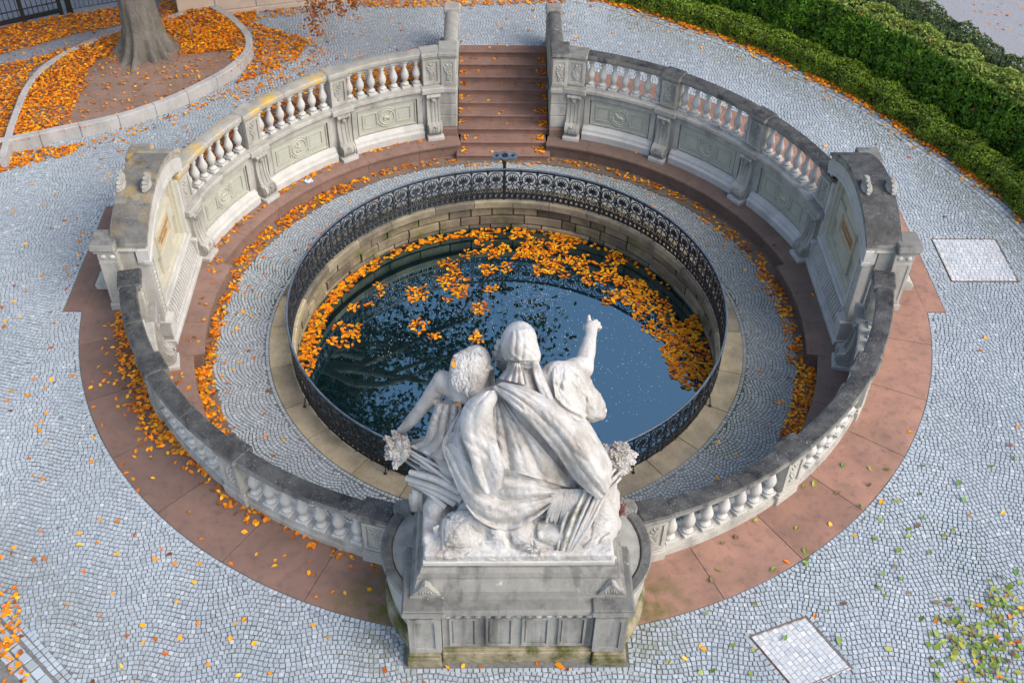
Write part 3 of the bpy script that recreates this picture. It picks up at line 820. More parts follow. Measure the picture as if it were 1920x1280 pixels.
def panel_bay(s, a, b_, seed):
    W_ = wall[s]
    T0, T1 = s * a, s * b_
    lo, hi = min(T0, T1), max(T0, T1)
    pad = 2.15
    MB().pbox(6.80, 7.0, ZB - .02, .118, lo, hi, 12).build('wall_core', MAT['lime'], W_)
    # stepped plinth
    MB().ring([(6.58, ZB - .01), (6.83, ZB - .01), (6.83, -.72), (6.735, -.72), (6.70, -.745), (6.64, -.80), (6.625, -.86), (6.60, -.875), (6.58, -.90)], lo + pad, hi - pad, 12).build('wall_plinth', MAT['lime_light'], W_, smooth=25)
    fm = MB()
    fm.pbox(6.715, 6.82, -.02, .112, lo + pad, hi - pad, 12)
    fm.pbox(6.715, 6.82, -.72, -.02, lo + pad, lo + pad + 1.1, 3); fm.pbox(6.715, 6.82, -.72, -.02, hi - pad - 1.1, hi - pad, 3)
    fm.build('panel_surround', MAT['lime'], W_)
    l2, h2 = lo + pad + 1.35, hi - pad - 1.35
    pn = MB(); pn.pbox(6.765, 6.81, -.69, -.045, l2, h2, 12)
    pn = pn.build('wall_panel', MAT['panel'], W_)
    mo = MB()
    mid = (lo + hi) / 2; mw = 2.0
    def strip(z0, z1, t0, t1, d_=.022): mo.pbox(6.765 - d_, 6.768, z0, z1, t0, t1, 6)
    strip(-.69, -.665, l2, h2, .028); strip(-.07, -.045, l2, h2, .028); strip(-.665, -.07, l2, l2 + .2, .028); strip(-.665, -.07, h2 - .2, h2, .028)
    for q0, q1 in ((l2 + 1.0, mid - mw), (mid + mw, h2 - 1.0)):
        e = .24
        strip(-.56, -.535, q0, q1); strip(-.20, -.175, q0, q1); strip(-.535, -.20, q0, q0 + e); strip(-.535, -.20, q1 - e, q1)
        e2 = .30
        mo.pbox(6.757, 6.768, -.50, -.235, q0 + e + e2, q1 - e - e2, 5)
    mo.build('panel_moulding', MAT['panel'], pn)
    Mm = frame(mid, 6.765, -.365)
    Mr = Mm @ Matrix.Rotation(math.pi / 2, 4, 'X')
    md = MB()
    md.lathe([(.0, .012), (.165, .012), (.172, .03), (.185, .038), (.2, .03), (.205, .015), (.225, .012), (.235, .03), (.25, .03), (.258, .0)], 28, Mr)
    md = md.build('medallion', MAT['panel'], pn, smooth=40)
    fg = medallion_figure(seed)
    link('relief_figure', fg.mesh('relief_figure', MAT['cream'], smooth=60), pn, Mm @ Matrix.Translation((0, -.022, 0)) @ (Matrix.Scale(-1, 4, (1, 0, 0)) if seed % 2 else Matrix.Identity(4)))

sd = 0
for s in (-1, 1):
    for i in range(3):
        panel_bay(s, POSTS[i], POSTS[i + 1], sd); sd += 1
    MB().pbox(6.80, 7.0, ZB - .02, .118, s * 101.2, s * 165, 40).build('wall_core', MAT['lime'], wall[s])

# ---- console brackets
def arc2(c, r0, r1, a0, a1, n):
    return [(c[0] + (r0 + (r1 - r0) * i / n) * math.cos(R(a0 + (a1 - a0) * i / n)), c[1] + (r0 + (r1 - r0) * i / n) * math.sin(R(a0 + (a1 - a0) * i / n))) for i in range(n + 1)]
# outline in (outward y, z); y=0 at the wall face, negative towards the pool
front = [(0, .10), (-.13, .10)] + arc2((-.135, .035), .065, .065, 90, 265, 8) + [(-.125, -.06), (-.118, -.2), (-.125, -.36), (-.15, -.52), (-.19, -.66)] \
        + arc2((-.165, -.80), .175, .165, 140, 262, 10) + [(-.10, -.985), (0, -.985)]
cons = MB()
cons.prism(front, -.115, .115)
rim = [(y - (.018 if y < -.01 else 0), z) for y, z in front]
for sg in (-1, 1):
    cons.prism(rim, sg * .115, sg * .16) if sg > 0 else cons.prism(rim, -.16, -.115)
    cons.prism([(y - .0, z) for y, z in rim], sg * .05 - .008, sg * .05 + .008)
CONS = cons.mesh('console_body', MAT['lime'], smooth=35)
scr = MB()
for sg in (-1, 1):
    x = sg * .162
    for c_, r_ in (((-.16, -.80), .15), ((-.135, .035), .055)):
        pts = []
        for i in range(44):
            a = R(100 + i * 20); rr_ = r_ * (1 - i / 46)
            pts.append((x, c_[0] + rr_ * math.cos(a), c_[1] + rr_ * math.sin(a)))
        scr.tube(pts, [.014 * (1 - i / 60) for i in range(44)] if r_ > .1 else .007, 5)
    scr.tube([(x, -.045, -.06), (x, -.04, -.25), (x, -.05, -.45), (x, -.02, -.68)], .012, 5)
    scr.tube([(x, -.02, -.60), (x, -.06, -.50), (x, -.08, -.38)], .009, 5)
SCR = scr.mesh('scroll_relief', MAT['lime'], smooth=60)
acan = MB()
for i in range(-2, 3):
    a = i * .42
    acan.ell((.034 * i, -.335 + .004 * abs(i), -.80 - .015 * abs(i)), (.017, .02, .085 - .012 * abs(i)), 7, 6)
acan.ell((0, -.345, -.70), (.03, .025, .03), 8, 6)
acan.ell((0, -.165, -.05), (.055, .03, .075), 10, 6)
acan.tube([(-.14, -.20, .05), (0, -.208, .045), (.14, -.20, .05)], .02, 6)
ACAN = acan.mesh('acanthus_leaf', MAT['lime'], smooth=60)
for s in (-1, 1):
    for th in (14.6, 34.0, 54.0, 74.0, 102.6):
        Mx = frame(s * th, 6.79, 0)
        cb_ = link('console_bracket', CONS, wall[s], Mx)
        link('scroll_relief', SCR, cb_, Mx); link('acanthus_leaf', ACAN, cb_, Mx)
        bb = MB(); bb.box(-.20, .20, 6.42, 6.82, ZB - .005, ZB + .085, frame(s * th, 0, 0), ch=.008); bb.build('bracket_base', MAT['lime_light'], wall[s])
        bb = MB(); bb.box(-.24, .24, 6.73, 6.84, ZB, .112, frame(s * th, 0, 0)); bb.build('pilaster', MAT['lime'], wall[s])

# ---- stair piers and cheek walls
for s, nm in ((-1, 'left'), (1, 'right')):
    P_ = thing('stair_pier', f'stone pier and low parapet flanking the {nm} side of the stairs', 'pier', (s * 1.28, 6.9, ZF), 'stair piers')
    x0, x1 = 1.115, 1.50
    bx = lambda xa, xb, *a, **k_: (min(s * xa, s * xb), max(s * xa, s * xb), *a)
    # plinth, rusticated courses
    b = MB(); b.box(*bx(x0, 1.56, 6.42, 8.9, ZB - .2, ZB + .20), ch=.01); b.build('pier_plinth', MAT['red'], P_, color=(.24, .15, .125, 1))
    for i in range(3):
        z0 = ZB + .205 + i * .32
        b = MB(); b.box(*bx(x0 + .004, 1.54, 6.50, 8.88, z0, z0 + .312), ch=.016); b.build('pier_block', MAT['lime'], P_)
    b = MB(); b.box(*bx(x0 - .02, 1.58, 6.44, 8.9, .105, .235), ch=.025); b.build('string_course', MAT['cap'], P_, color=(.3, 0, 0, 1))
    b = MB(); b.box(*bx(x0 + .01, 1.50, 6.55, 7.0, .235, .985), ch=.01); pp = b.build('pier_shaft', MAT['lime'], P_)
    f_ = MB(); y = 6.55
    for xa, xb, za, zb in ((1.14, 1.19, .30, .93), (1.42, 1.47, .30, .93), (1.19, 1.42, .30, .35), (1.19, 1.42, .88, .93)):
        f_.box(*bx(xa, xb, y - .018, y, za, zb))
    f_.build('panel_frame', MAT['lime'], pp)
    link('carved_foliage', FOL[(s + 1) // 2], pp, Matrix.Translation((s * 1.305, 6.55, .38)))
    cc = (.85, 0, 0, 1) if s > 0 else (.25, 0, 0, 1)
    b = MB(); b.box(*bx(x0 - .035, 1.545, 6.48, 7.08, 1.02, 1.135), ch=.025); b.box(*bx(x0 - .01, 1.52, 6.52, 7.04, .98, 1.022)); b.build('pier_cap', MAT['cap'], P_, color=cc)
    b = MB(); b.box(*bx(1.125, 1.41, 7.0, 9.02, .0, .86), ch=.01); pw = b.build('parapet', MAT['lime'], P_)
    f_ = MB()
    for ya, yb, za, zb in ((7.12, 7.18, .15, .80), (8.72, 8.78, .15, .80), (7.18, 8.72, .15, .21), (7.18, 8.72, .74, .80)):
        f_.box(*bx(1.110, 1.128, ya, yb, za, zb))
    f_.build('panel_frame', MAT['lime'], pw)
    prof = [(1.095, .86)] + [(1.268 - .173 * math.cos(R(a)), .90 + .12 * math.sin(R(a))) for a in range(0, 181, 20)] + [(1.441, .86)]
    vv_ = [(s * x, yy, z) for yy in (7.09, 8.80) for x, z in prof]; m = len(prof)
    ff = [tuple(range(m)), tuple(reversed(range(m, 2 * m)))] + [(i, m + i, m + (i + 1) % m, (i + 1) % m) for i in range(m)]
    cpm = MB().add(vv_, ff if s > 0 else [t_[::-1] for t_ in ff]).build('parapet_coping', MAT['cap'], P_, smooth=40, color=cc)
    b = MB(); b.box(*bx(1.06, 1.475, 8.80, 9.14, .90, 1.07), ch=.03); b.box(*bx(1.09, 1.445, 8.82, 9.11, 0, .902), ch=.01); b.build('end_block', MAT['cap'], P_, color=(cc[0] * .6, 0, 0, 1))
    b = MB(); b.box(*bx(1.116, 1.6, 8.88, 9.0, -1.2, -.01)); b.build('cheek_return', MAT['lime'], P_)

# ================================================================== iron railing
rail = thing('iron_railing', 'round black cast iron railing with palmette panels around the pool', 'railing', (0, 0, ZF))
NP = 72; RR = 4.33; HW = math.pi * RR / NP
rp = MB()
def circ(c, r_, a0, a1, n, rad_, q=5):
    rp.tube([(c[0] + r_ * math.cos(R(a0 + (a1 - a0) * i / n)), 0, c[1] + r_ * math.sin(R(a0 + (a1 - a0) * i / n))) for i in range(n + 1)], rad_, q)
cz = .585
circ((0, cz), .160, -60, 240, 22, .0145)
for i in range(9):                                   # palmette leaves
    a = R(90 + (i - 4) * 27); L = .135 if abs(i - 4) < 3 else .115
    p0 = (0, 0, cz - .06); p1 = (L * math.cos(a) * 1.0, 0, cz - .02 + L * math.sin(a))
    rp.tube([p0, tuple(.45 * a_ + .55 * b_ for a_, b_ in zip(p0, p1)), p1], [.007, .0175, .011], 5)
rp.ell((0, 0, cz - .07), (.028, .016, .035), 8, 5)
for sg in (-1, 1):                                   # scrolls
    cx, cz2 = sg * .092, .275
    pts = [(sg * .02, 0, cz - .10), (sg * .035, 0, .44), (sg * .12, 0, .41), (sg * .165, 0, .34)]
    pts += [(cx + sg * .078 * (1 - i / 26) * math.cos(R(40 - i * 24)), 0, cz2 + .078 * (1 - i / 26) * math.sin(R(40 - i * 24))) for i in range(24)]
    rp.tube(pts, [.014] * 6 + [.0125] * (len(pts) - 6), 5)
    rp.tube([(sg * .06, 0, .205), (sg * .15, 0, .36), (sg * .178, 0, .45)], .008, 5); rp.tube([(0, 0, .20), (sg * .02, 0, .33), (sg * .0, 0, .46)], .009, 5)
    rp.tube([(sg * .155, 0, cz - .11), (sg * .12, 0, .50), (sg * .17, 0, .46)], .013, 5)
    rp.tube([(cx, 0, cz2 + .04), (cx + sg * .01, 0, cz2), (cx, 0, cz2 - .02)], .018, 5)
    rp.tube([(sg * HW, 0, .0), (sg * HW, 0, .84)], .012, 5)
    rp.ell((sg * HW * .97, 0, .76), (.03, .018, .05), 7, 5); rp.ell((sg * HW * .97, 0, .48), (.028, .018, .06), 7, 5)
for z in (.80, .185, .055): rp.box(-HW, HW, -.014, .014, z - .015, z + .015)
for i in range(3):                                   # row of rings between the two low bars
    x = (i - 1) * 2 * HW / 3
    rp.tube([(x + .044 * math.cos(R(a)), 0, .12 + .05 * math.sin(R(a))) for a in range(0, 361, 36)], .015, 4, cap=False)
    rp.box(x + HW / 3 - .011, x + HW / 3 + .011, -.010, .010, .055, .185)
RPM = rp.mesh('railing_panel', MAT['iron'], smooth=50)
for i in range(NP):
    link('railing_panel', RPM, rail, frame(2.5 + i * 360 / NP, RR * math.cos(math.pi / NP), ZF + .005))
MB().ring([(RR + .022 * math.cos(R(a)), ZF + .853 + .016 * math.sin(R(a))) for a in range(0, 360, 45)], 0, 360, 144).build('top_rail', MAT['railpaint'], rail, smooth=60)
for i in range(0, NP, 6):
    th = i * 360 / NP
    b = MB(); b.tube([pol(RR, th, ZF), pol(RR, th, ZF + .84)], .017, 8); b.tube([pol(RR + .10, th, ZF), pol(RR + .07, th, ZF + .2), pol(RR, th, ZF + .38)], .011, 6)
    b.ell(pol(RR + .10, th, ZF + .01), (.035, .035, .03), 8, 5); b.build('stanchion', MAT['iron'], rail, smooth=50)

# stand with three joined discs behind the far side of the railing
st = thing('coin_stand', 'blue grey iron post with a trefoil top at the far railing', 'stand', pol(4.40, 0, ZF))
b = MB(); b.lathe([(.06, 0), (.06, .03), (.032, .06), (.030, .80), (.045, .83), (.033, .87), (.05, 1.0), (.09, 1.08), (.06, 1.12)], 14, Matrix.Translation(pol(4.40, 0, ZF)))
b.build('post', MAT['iron'], st, smooth=40)
b = MB()
Mt = Matrix.Translation(pol(4.40, 0, ZF + 1.15)) @ Matrix.Rotation(R(12), 4, 'X')
def annulus(cx, ro, ri, z0, z1):
    b.lathe([(ri, z0), (ro, z0), (ro + .008, (z0 + z1) / 2), (ro, z1), (ri, z1), (ri - .005, (z0 + z1) / 2), (ri, z0)], 24, Mt @ Matrix.Translation((cx, 0, 0)))
def annulus2(cx, ro, ri, z0, z1):
    n = 24; v = []; f = []
    pr = [(ri, z0), (ro, z0), (ro, z1), (ri, z1)]
    for i in range(n):
        a = 2 * math.pi * i / n
        for r_, z in pr: v.append((cx + r_ * math.cos(a), r_ * math.sin(a), z))
    for i in range(n):
        j = (i + 1) % n
        for k_ in range(4): f.append((i * 4 + k_, j * 4 + k_, j * 4 + (k_ + 1) % 4, i * 4 + (k_ + 1) % 4))
    b.add(v, f, Mt)
annulus2(0, .135, .075, 0, .035); annulus2(-.18, .105, .04, .004, .031); annulus2(.18, .105, .04, .004, .031)
b.build('trefoil_plate', MAT['railpaint'], st, smooth=40)
for x in (0, -.18, .18):
    b = MB(); b.lathe([(0, 0), (.08 if x == 0 else .045, 0), (.08 if x == 0 else .045, .008), (0, .008)], 18, Mt @ Matrix.Translation((x, 0, .002))); b.build('plate_disc', MAT['iron'], st)
# ================================================================== inscription monuments left and right
def text_mesh(lines, size, mat, name):
    cu = bpy.data.curves.new(name, 'FONT'); cu.body = '\n'.join(lines); cu.size = size; cu.align_x = 'CENTER'; cu.align_y = 'CENTER'
    cu.extrude = .012; cu.space_line = 1.05
    o = bpy.data.objects.new(name, cu); COL.objects.link(o)
    dg = bpy.context.evaluated_depsgraph_get(); dg.update()
    me = bpy.data.meshes.new_from_object(o.evaluated_get(dg)); me.name = name
    bpy.data.objects.remove(o, do_unlink=True); bpy.data.curves.remove(cu)
    me.materials.clear(); me.materials.append(mat)
    return me
k = NT('brown_lettering'); k.col((0.40, 0.25, 0.11)); k.rough(0.7); MAT['letter'] = k.m

YC, RAD, ARC_H = .5, 2.39, 1.55
def arc_z(y, off=0.0):
    return 1.97 + off - (RAD - math.sqrt(max(0, (RAD) ** 2 - (y - YC) ** 2)))
def aedicule(s, nm, lines):
    A_ = thing('inscription_monument', f'arched stone inscription monument set into the {nm} balustrade', 'monument', (s * 6.9, YC, ZB), 'inscription monuments')
    def B(mb, d0, d1, y0, y1, z0, z1, ch=0.0):
        mb.box(min(s * d0, s * d1), max(s * d0, s * d1), y0, y1, z0, z1, ch=ch); return mb
    dk = (.97, 0, 0, 1) if s > 0 else (.8, .12, 0, 1)
    def strip_arc(mb, d0, d1, y0, y1, lo, hi, n=16):
        """solid between two functions lo(y), hi(y)"""
        v = []; f = []
        for i in range(n + 1):
            y = y0 + (y1 - y0) * i / n
            v += [(s * d0, y, lo(y)), (s * d1, y, lo(y)), (s * d1, y, hi(y)), (s * d0, y, hi(y))]
        for i in range(n):
            a = i * 4; b = a + 4
            for k_ in range(4):
                q = (a + k_, a + (k_ + 1) % 4, b + (k_ + 1) % 4, b + k_); f.append(q if s > 0 else q[::-1])
        e0, e1 = (3, 2, 1, 0), (n * 4, n * 4 + 1, n * 4 + 2, n * 4 + 3)
        f += [e0, e1] if s > 0 else [e0[::-1], e1[::-1]]
        mb.add(v, f); return mb
    # core
    cr = MB(); B(cr, 6.74, 7.18, -.93, 1.93, ZB, 1.30); cr.build('monument_core', MAT['lime'], A_)
    strip_arc(MB(), 6.66, 7.17, -.98, 1.98, lambda y: 1.302, lambda y: arc_z(y, -.14)).build('tympanum', MAT['lime'], A_)
    # plinth and fluted band
    b = MB(); B(b, 6.40, 6.8, -.92, 1.92, ZB - .005, ZB + .10, .01); B(b, 6.45, 6.8, -.88, 1.88, ZB + .10, ZB + .19, .008); b.build('plinth', MAT['lime_light'], A_)
    b = MB(); B(b, 6.60, 6.8, -.60, 1.60, ZB + .19, ZB + .74); fb = b.build('fluted_band', MAT['lime_light'], A_)
    fl = MB()
    for i in range(22):
        y = -.55 + i * .10
        fl.tube([(s * 6.48, y, ZB + .19), (s * 6.51, y, ZB + .40), (s * 6.60, y, ZB + .68)], .029, 7)
    fl.build('flutes', MAT['lime_light'], fb, smooth=50)
    for y0, y1 in ((-.90, -.60), (1.60, 1.90)):
        b = MB(); B(b, 6.44, 6.8, y0, y1, ZB + .19, ZB + .56, .01); B(b, 6.42, 6.8, y0 - .01, y1 + .01, ZB + .50, ZB + .58, .008); b.build('end_block', MAT['lime_light'], A_)
    b = MB(); B(b, 6.50, 6.8, -.62, 1.62, ZB + .68, ZB + .76, .015); B(b, 6.56, 6.8, -.60, 1.60, ZB + .76, ZB + .82, .012); b.build('sill', MAT['lime_light'], A_)
    # pilaster strips with carved chain
    for y0, y1 in ((-.88, -.55), (1.55, 1.88)):
        b = MB(); B(b, 6.53, 6.8, y0, y1, ZB + .58, 1.02, .006)
        p_ = b.build('pilaster', MAT['lime_light'], A_)
        o = MB(); ym = (y0 + y1) / 2 + (-.055 if y0 < 0 else .055)
        B(o, 6.515, 6.54, ym - .10, ym - .075, ZB + .68, .98); B(o, 6.515, 6.54, ym + .075, ym + .10, ZB + .68, .98)
        for i in range(13):
            z = ZB + .74 + i * .106
            o.ell((s * 6.527, ym + (.012 if i % 2 else -.012), z), (.022, .05, .038 if i % 3 else .05), 8, 5)
            o.ell((s * 6.522, ym + (.04 if i % 2 else -.04), z + .05), (.014, .018, .026), 6, 4)
        o.build('carved_chain', MAT['lime'], p_, smooth=60)
    # recessed field with raised cross and tablet
    b = MB(); B(b, 6.735, 6.76, -.55, 1.55, ZB + .78, 1.31); fld = b.build('recessed_field', MAT['cream'], A_)
    b = MB()
    for y0, y1 in ((-.55, -.44), (1.44, 1.55)): B(b, 6.60, 6.74, y0, y1, ZB + .72, 1.31)
    for y0, y1 in ((-.44, -.37), (1.37, 1.44)): B(b, 6.66, 6.74, y0, y1, ZB + .72, 1.31)
    B(b, 6.60, 6.74, -.44, 1.44, ZB + .78, ZB + .87); B(b, 6.66, 6.74, -.37, 1.37, ZB + .87, ZB + .93)
    b.build('field_frame', MAT['cream'], fld)
    b = MB(); B(b, 6.675, 6.74, .10, .90, ZB + .94, 1.30); B(b, 6.677, 6.74, -.36, .10, .36, .80); B(b, 6.677, 6.74, .90, 1.36, .36, .80); b.build('raised_cross', MAT['cream'], fld)
    b = MB(); y0, y1, z0, z1 = .02, .98, .30, .84
    B(b, 6.635, 6.69, y0, y1, z0, z0 + .05); B(b, 6.635, 6.69, y0, y1, z1 - .05, z1); B(b, 6.635, 6.69, y0, y0 + .05, z0 + .05, z1 - .05); B(b, 6.635, 6.69, y1 - .05, y1, z0 + .05, z1 - .05)
    b.build('tablet_frame', MAT['cream'], fld)
    b = MB(); B(b, 6.66, 6.69, y0 + .05, y1 - .05, z0 + .05, z1 - .05); tb = b.build('tablet', MAT['tablet'], fld)
    tm = text_mesh(lines, .105, MAT['letter'], 'inscription')
    ax = Vector((0, -s, 0)); az = Vector((0, 0, 1)); an = Vector((-s, 0, 0))
    Mt_ = Matrix(((ax.x, az.x, an.x, s * 6.657), (ax.y, az.y, an.y, YC), (ax.z, az.z, an.z, .57), (0, 0, 0, 1)))
    link('inscription', tm, tb, Mt_)['kind'] = 'stuff'
    # arch band and roof
    strip_arc(MB(), 6.48, 6.70, -.96, 1.96, lambda y: arc_z(y, -.42) if -.62 < y < 1.62 else 1.02, lambda y: arc_z(y, -.16), 24).build('archivolt', MAT['lime_light'], A_)
    strip_arc(MB(), 6.455, 6.60, -.97, 1.97, lambda y: arc_z(y, -.47) , lambda y: arc_z(y, -.40), 20).build('archivolt_bead', MAT['lime_light'], A_)
    for y0, y1 in ((-1.03, -.30), (-.295, 1.295), (1.30, 2.03)):
        strip_arc(MB(), 6.50, 7.06, max(y0, -.94), min(y1, 1.94), lambda y: arc_z(y, -.15), lambda y: arc_z(y, -.05), 8).build('roof_moulding', MAT['lime'], A_, smooth=30)
        strip_arc(MB(), 6.45, 7.10, max(y0, -.97) - .003, min(y1, 1.97), lambda y: arc_z(y, -.05), lambda y: arc_z(y, .03), 8).build('roof_slab', MAT['cap'], A_, smooth=30, color=dk if s > 0 or y0 < 0 and y1 < 1 else ((.7, .25, 0, 1) if y1 < 1.9 else (.3, 1, 0, 1)))
    # outer pillars
    for i, (y0, y1) in enumerate(((-1.06, -.68), (1.68, 2.06))):
        b = MB(); B(b, 7.00, 7.34, y0, y1, .14, 1.18, .008); B(b, 6.97, 7.38, y0 - .03, y1 + .03, -.01, .14, .012)
        pl = b.build('pillar', MAT['lime'], A_)
        b = MB(); fy = y0 - .014
        for d0, d1, z0, z1 in ((7.0, 7.05, .2, 1.14), (7.29, 7.34, .2, 1.14), (7.05, 7.29, .2, .25), (7.05, 7.29, 1.09, 1.14)):
            B(b, d0, d1, fy, y0, z0, z1)
        for z0, z1, dd in ((.2, .25, 0), (1.09, 1.14, 0)): B(b, 7.34, 7.354, y0 + .05, y1 - .05, z0, z1)
        B(b, 7.34, 7.354, y0, y0 + .05, .2, 1.14); B(b, 7.34, 7.354, y1 - .05, y1, .2, 1.14)
        b.build('panel_frame', MAT['lime'], pl)
        b = MB(); B(b, 6.99, 7.35, y0 - .01, y1 + .01, 1.18, 1.34, .008)
        cp_ = b.build('capital', MAT['lime'], A_)
        b = MB()
        for d_ in (7.09, 7.25): b.ell((s * d_, y0 - .012, 1.26), (.055, .03, .05), 10, 6)
        b.build('rosettes', MAT['lime_light'], cp_, smooth=60)
        b = MB(); B(b, 6.99, 7.45, y0 - .07, y1 + .06, 1.40, 1.54, .025); B(b, 7.02, 7.40, y0 - .03, y1 + .03, 1.34, 1.40); b.build('pillar_cap', MAT['cap'], A_, color=(dk[0] * .7, (.8 if y0 > 0 and s < 0 else 0), 0, 1))
    # scroll feet on the outer side
    for y0 in (-.50, 1.10):
        prof = [(7.30, 0), (7.80, 0), (7.82, .10), (7.72, .20), (7.60, .24), (7.52, .40), (7.46, .62), (7.40, .70), (7.30, .70)]
        v = [(s * d_, y, z) for y in (y0, y0 + .40) for d_, z in prof]; m = len(prof)
        f = [tuple(range(m)), tuple(reversed(range(m, 2 * m)))] + [(i, m + i, m + (i + 1) % m, (i + 1) % m) for i in range(m)]
        MB().add(v, f if s > 0 else [t_[::-1] for t_ in f]).build('scroll_foot', MAT['lime'], A_, smooth=25)
    # shell ornaments on the roof
    for d_ in (6.60, 7.06):
        b = MB()
        for i in range(-4, 5):
            a = i * .34
            M_ = Matrix.Translation((s * d_, .12, arc_z(.12) + .0)) @ Matrix.Rotation(s * -.15, 4, 'Y') @ Matrix.Rotation(a, 4, 'X')
            b.tube([(0, 0, 0), (0, 0, .15), (0, 0, .28 - .02 * abs(i))], [.035, .06, .04], 7, M_)
        b.ell((s * d_, .12, arc_z(.12) + .02), (.11, .17, .11), 10, 6)
        b.build('shell_ornament', MAT['cap'], A_, smooth=60, color=(.25, .0, 0, 1))
    return A_
aedicule(-1, 'left', ['ÜBER DEM MEERE', '678 METER'])
aedicule(1, 'right', ['BIS ZUM MEERE', '2840 KILOMETER'])

# ================================================================== pedestal of the statue
ped = thing('statue_pedestal', 'grey weathered stone pedestal with framed panels under the white statue', 'pedestal', (0, -7.3, 0))
b = MB(); b.box(-1.38, 1.38, -8.24, -6.25, ZF, 1.20); b.build('pedestal_core', MAT['pedestal'], ped)
b = MB(); b.box(-1.03, 1.03, -8.385, -8.0, -.02, .235, ch=.012); b.box(-1.03, 1.03, -8.35, -8.0, .235, .27, ch=.01); b.build('base_course', MAT['mossbase'], ped)
for s in (-1, 1):
    b = MB(); b.box(min(s * 1.04, s * 1.51), max(s * 1.04, s * 1.51), -8.445, -7.6, -.02, .20, ch=.012); b.box(min(s * 1.05, s * 1.49), max(s * 1.05, s * 1.49), -8.42, -7.6, .20, .255, ch=.012); b.build('corner_base', MAT['mossbase'], ped)
    x0, x1 = min(s * 1.03, s * 1.47), max(s * 1.03, s * 1.47)
    b = MB(); b.box(x0, x1, -8.36, -7.6, .255, 1.10, ch=.008); pp = b.build('corner_pilaster', MAT['pedestal'], ped)
    b = MB()
    for xa, xb, za, zb in ((x0, x0 + .085, .26, 1.08), (x1 - .085, x1, .26, 1.08), (x0 + .085, x1 - .085, .26, .35), (x0 + .085, x1 - .085, 1.0, 1.08)): b.box(xa, xb, -8.385, -8.355, za, zb)
    b.build('panel_frame', MAT['pedestal'], pp)
    b = MB(); b.box(x0 - .01, x1 + .01, -8.38, -7.6, 1.10, 1.22, ch=.006)
    cpx = b.build('capital', MAT['pedestal'], ped)
    b = MB()
    for i in range(3): b.ell((s * (1.10 + .15 * i), -8.382, 1.165), (.05, .03, .035), 10, 6)
    b.build('rosettes', MAT['lime'], cpx, smooth=60)
    b = MB(); b.box(x0 - .07, x1 + .07, -8.46, -7.4, 1.225, 1.31, ch=.02); b.box(x0 - .05, x1 + .05, -8.43, -7.4, 1.31, 1.345, ch=.012); b.build('cornice_block', MAT['cap'], ped, color=(.7, 0, 0, 1))
b = MB(); b.box(-1.02, 1.02, -8.30, -7.8, .27, 1.12); b.build('die', MAT['pedestal'], ped)
for i in range(4):
    xc = -.735 + i * .49
    b = MB()
    for xa, xb, za, zb in ((-.185, -.155, .34, 1.02), (.155, .185, .34, 1.02), (-.155, .155, .34, .38), (-.155, .155, .98, 1.02)): b.box(xc + xa, xc + xb, -8.335, -8.295, za, zb)
    b.box(xc - .14, xc + .14, -8.315, -8.295, .395, .965, ch=.008); b.build('die_panel', MAT['pedestal'], ped)
b = MB(); b.box(-1.02, 1.02, -8.36, -7.8, 1.12, 1.18, ch=.012); b.box(-1.0, 1.0, -8.40, -7.6, 1.18, 1.30, ch=.02); b.build('cornice', MAT['cap'], ped, color=(.55, 0, 0, 1))
b = MB()
for i in range(15): b.ell((-.94 + i * .134, -8.375, 1.15), (.055, .035, .028), 8, 5, )
b.build('egg_moulding', MAT['pedestal'], ped, smooth=60)
prof = [(-1.43, 1.30), (1.43, 1.30), (1.43, 1.38), (1.38, 1.42), (1.33, 1.60), (1.33, 1.66), (1.29, 1.69), (1.27, 1.755), (-1.27, 1.755), (-1.29, 1.69), (-1.33, 1.66), (-1.33, 1.60), (-1.38, 1.42), (-1.43, 1.38)]
lv = [(1.43, -8.22, 1.30), (1.43, -8.22, 1.375), (1.385, -8.17, 1.41), (1.33, -8.10, 1.60), (1.335, -8.105, 1.64), (1.29, -8.06, 1.68), (1.27, -8.03, 1.755)]
v = []; f = []
for hx, y, z in lv: v += [(-hx, y, z), (hx, y, z), (hx, -6.2, z), (-hx, -6.2, z)]
for i in range(len(lv) - 1):
    for k_ in range(4): f.append((i * 4 + k_, i * 4 + (k_ + 1) % 4, i * 4 + 4 + (k_ + 1) % 4, i * 4 + 4 + k_))
f.append(tuple(len(lv) * 4 - 4 + i for i in range(4))); f.append((3, 2, 1, 0))
MB().add(v, f).build('stepped_plinth', MAT['cap'], ped, color=(.62, 0, 0, 1))
b = MB(); b.box(-1.255, 1.255, -8.005, -6.15, 1.755, 1.835, ch=.01); b.build('statue_slab', MAT['lime_light'], ped)
for s in (-1, 1):                                                # shell antefixes at the back corners
    b = MB()
    pr = [(-.19, 0), (-.16, .05), (-.09, .12), (-.05, .20), (0, .23), (.05, .20), (.09, .12), (.16, .05), (.19, 0)]
    vv_ = [(s * 1.22 + x, yy, 1.385 + z) for yy in (-8.215, -8.12) for x, z in pr]; m = len(pr)
    b.add(vv_, [tuple(range(m)), tuple(reversed(range(m, 2 * m)))] + [(i, m + i, m + (i + 1) % m, (i + 1) % m) for i in range(m)])
    for i in range(-2, 3): b.ell((s * 1.22 + .035 * i, -8.218, 1.44 + .035 - .012 * abs(i)), (.016, .014, .04), 6, 5)
    b.build('antefix', MAT['pedestal'], ped, smooth=40)

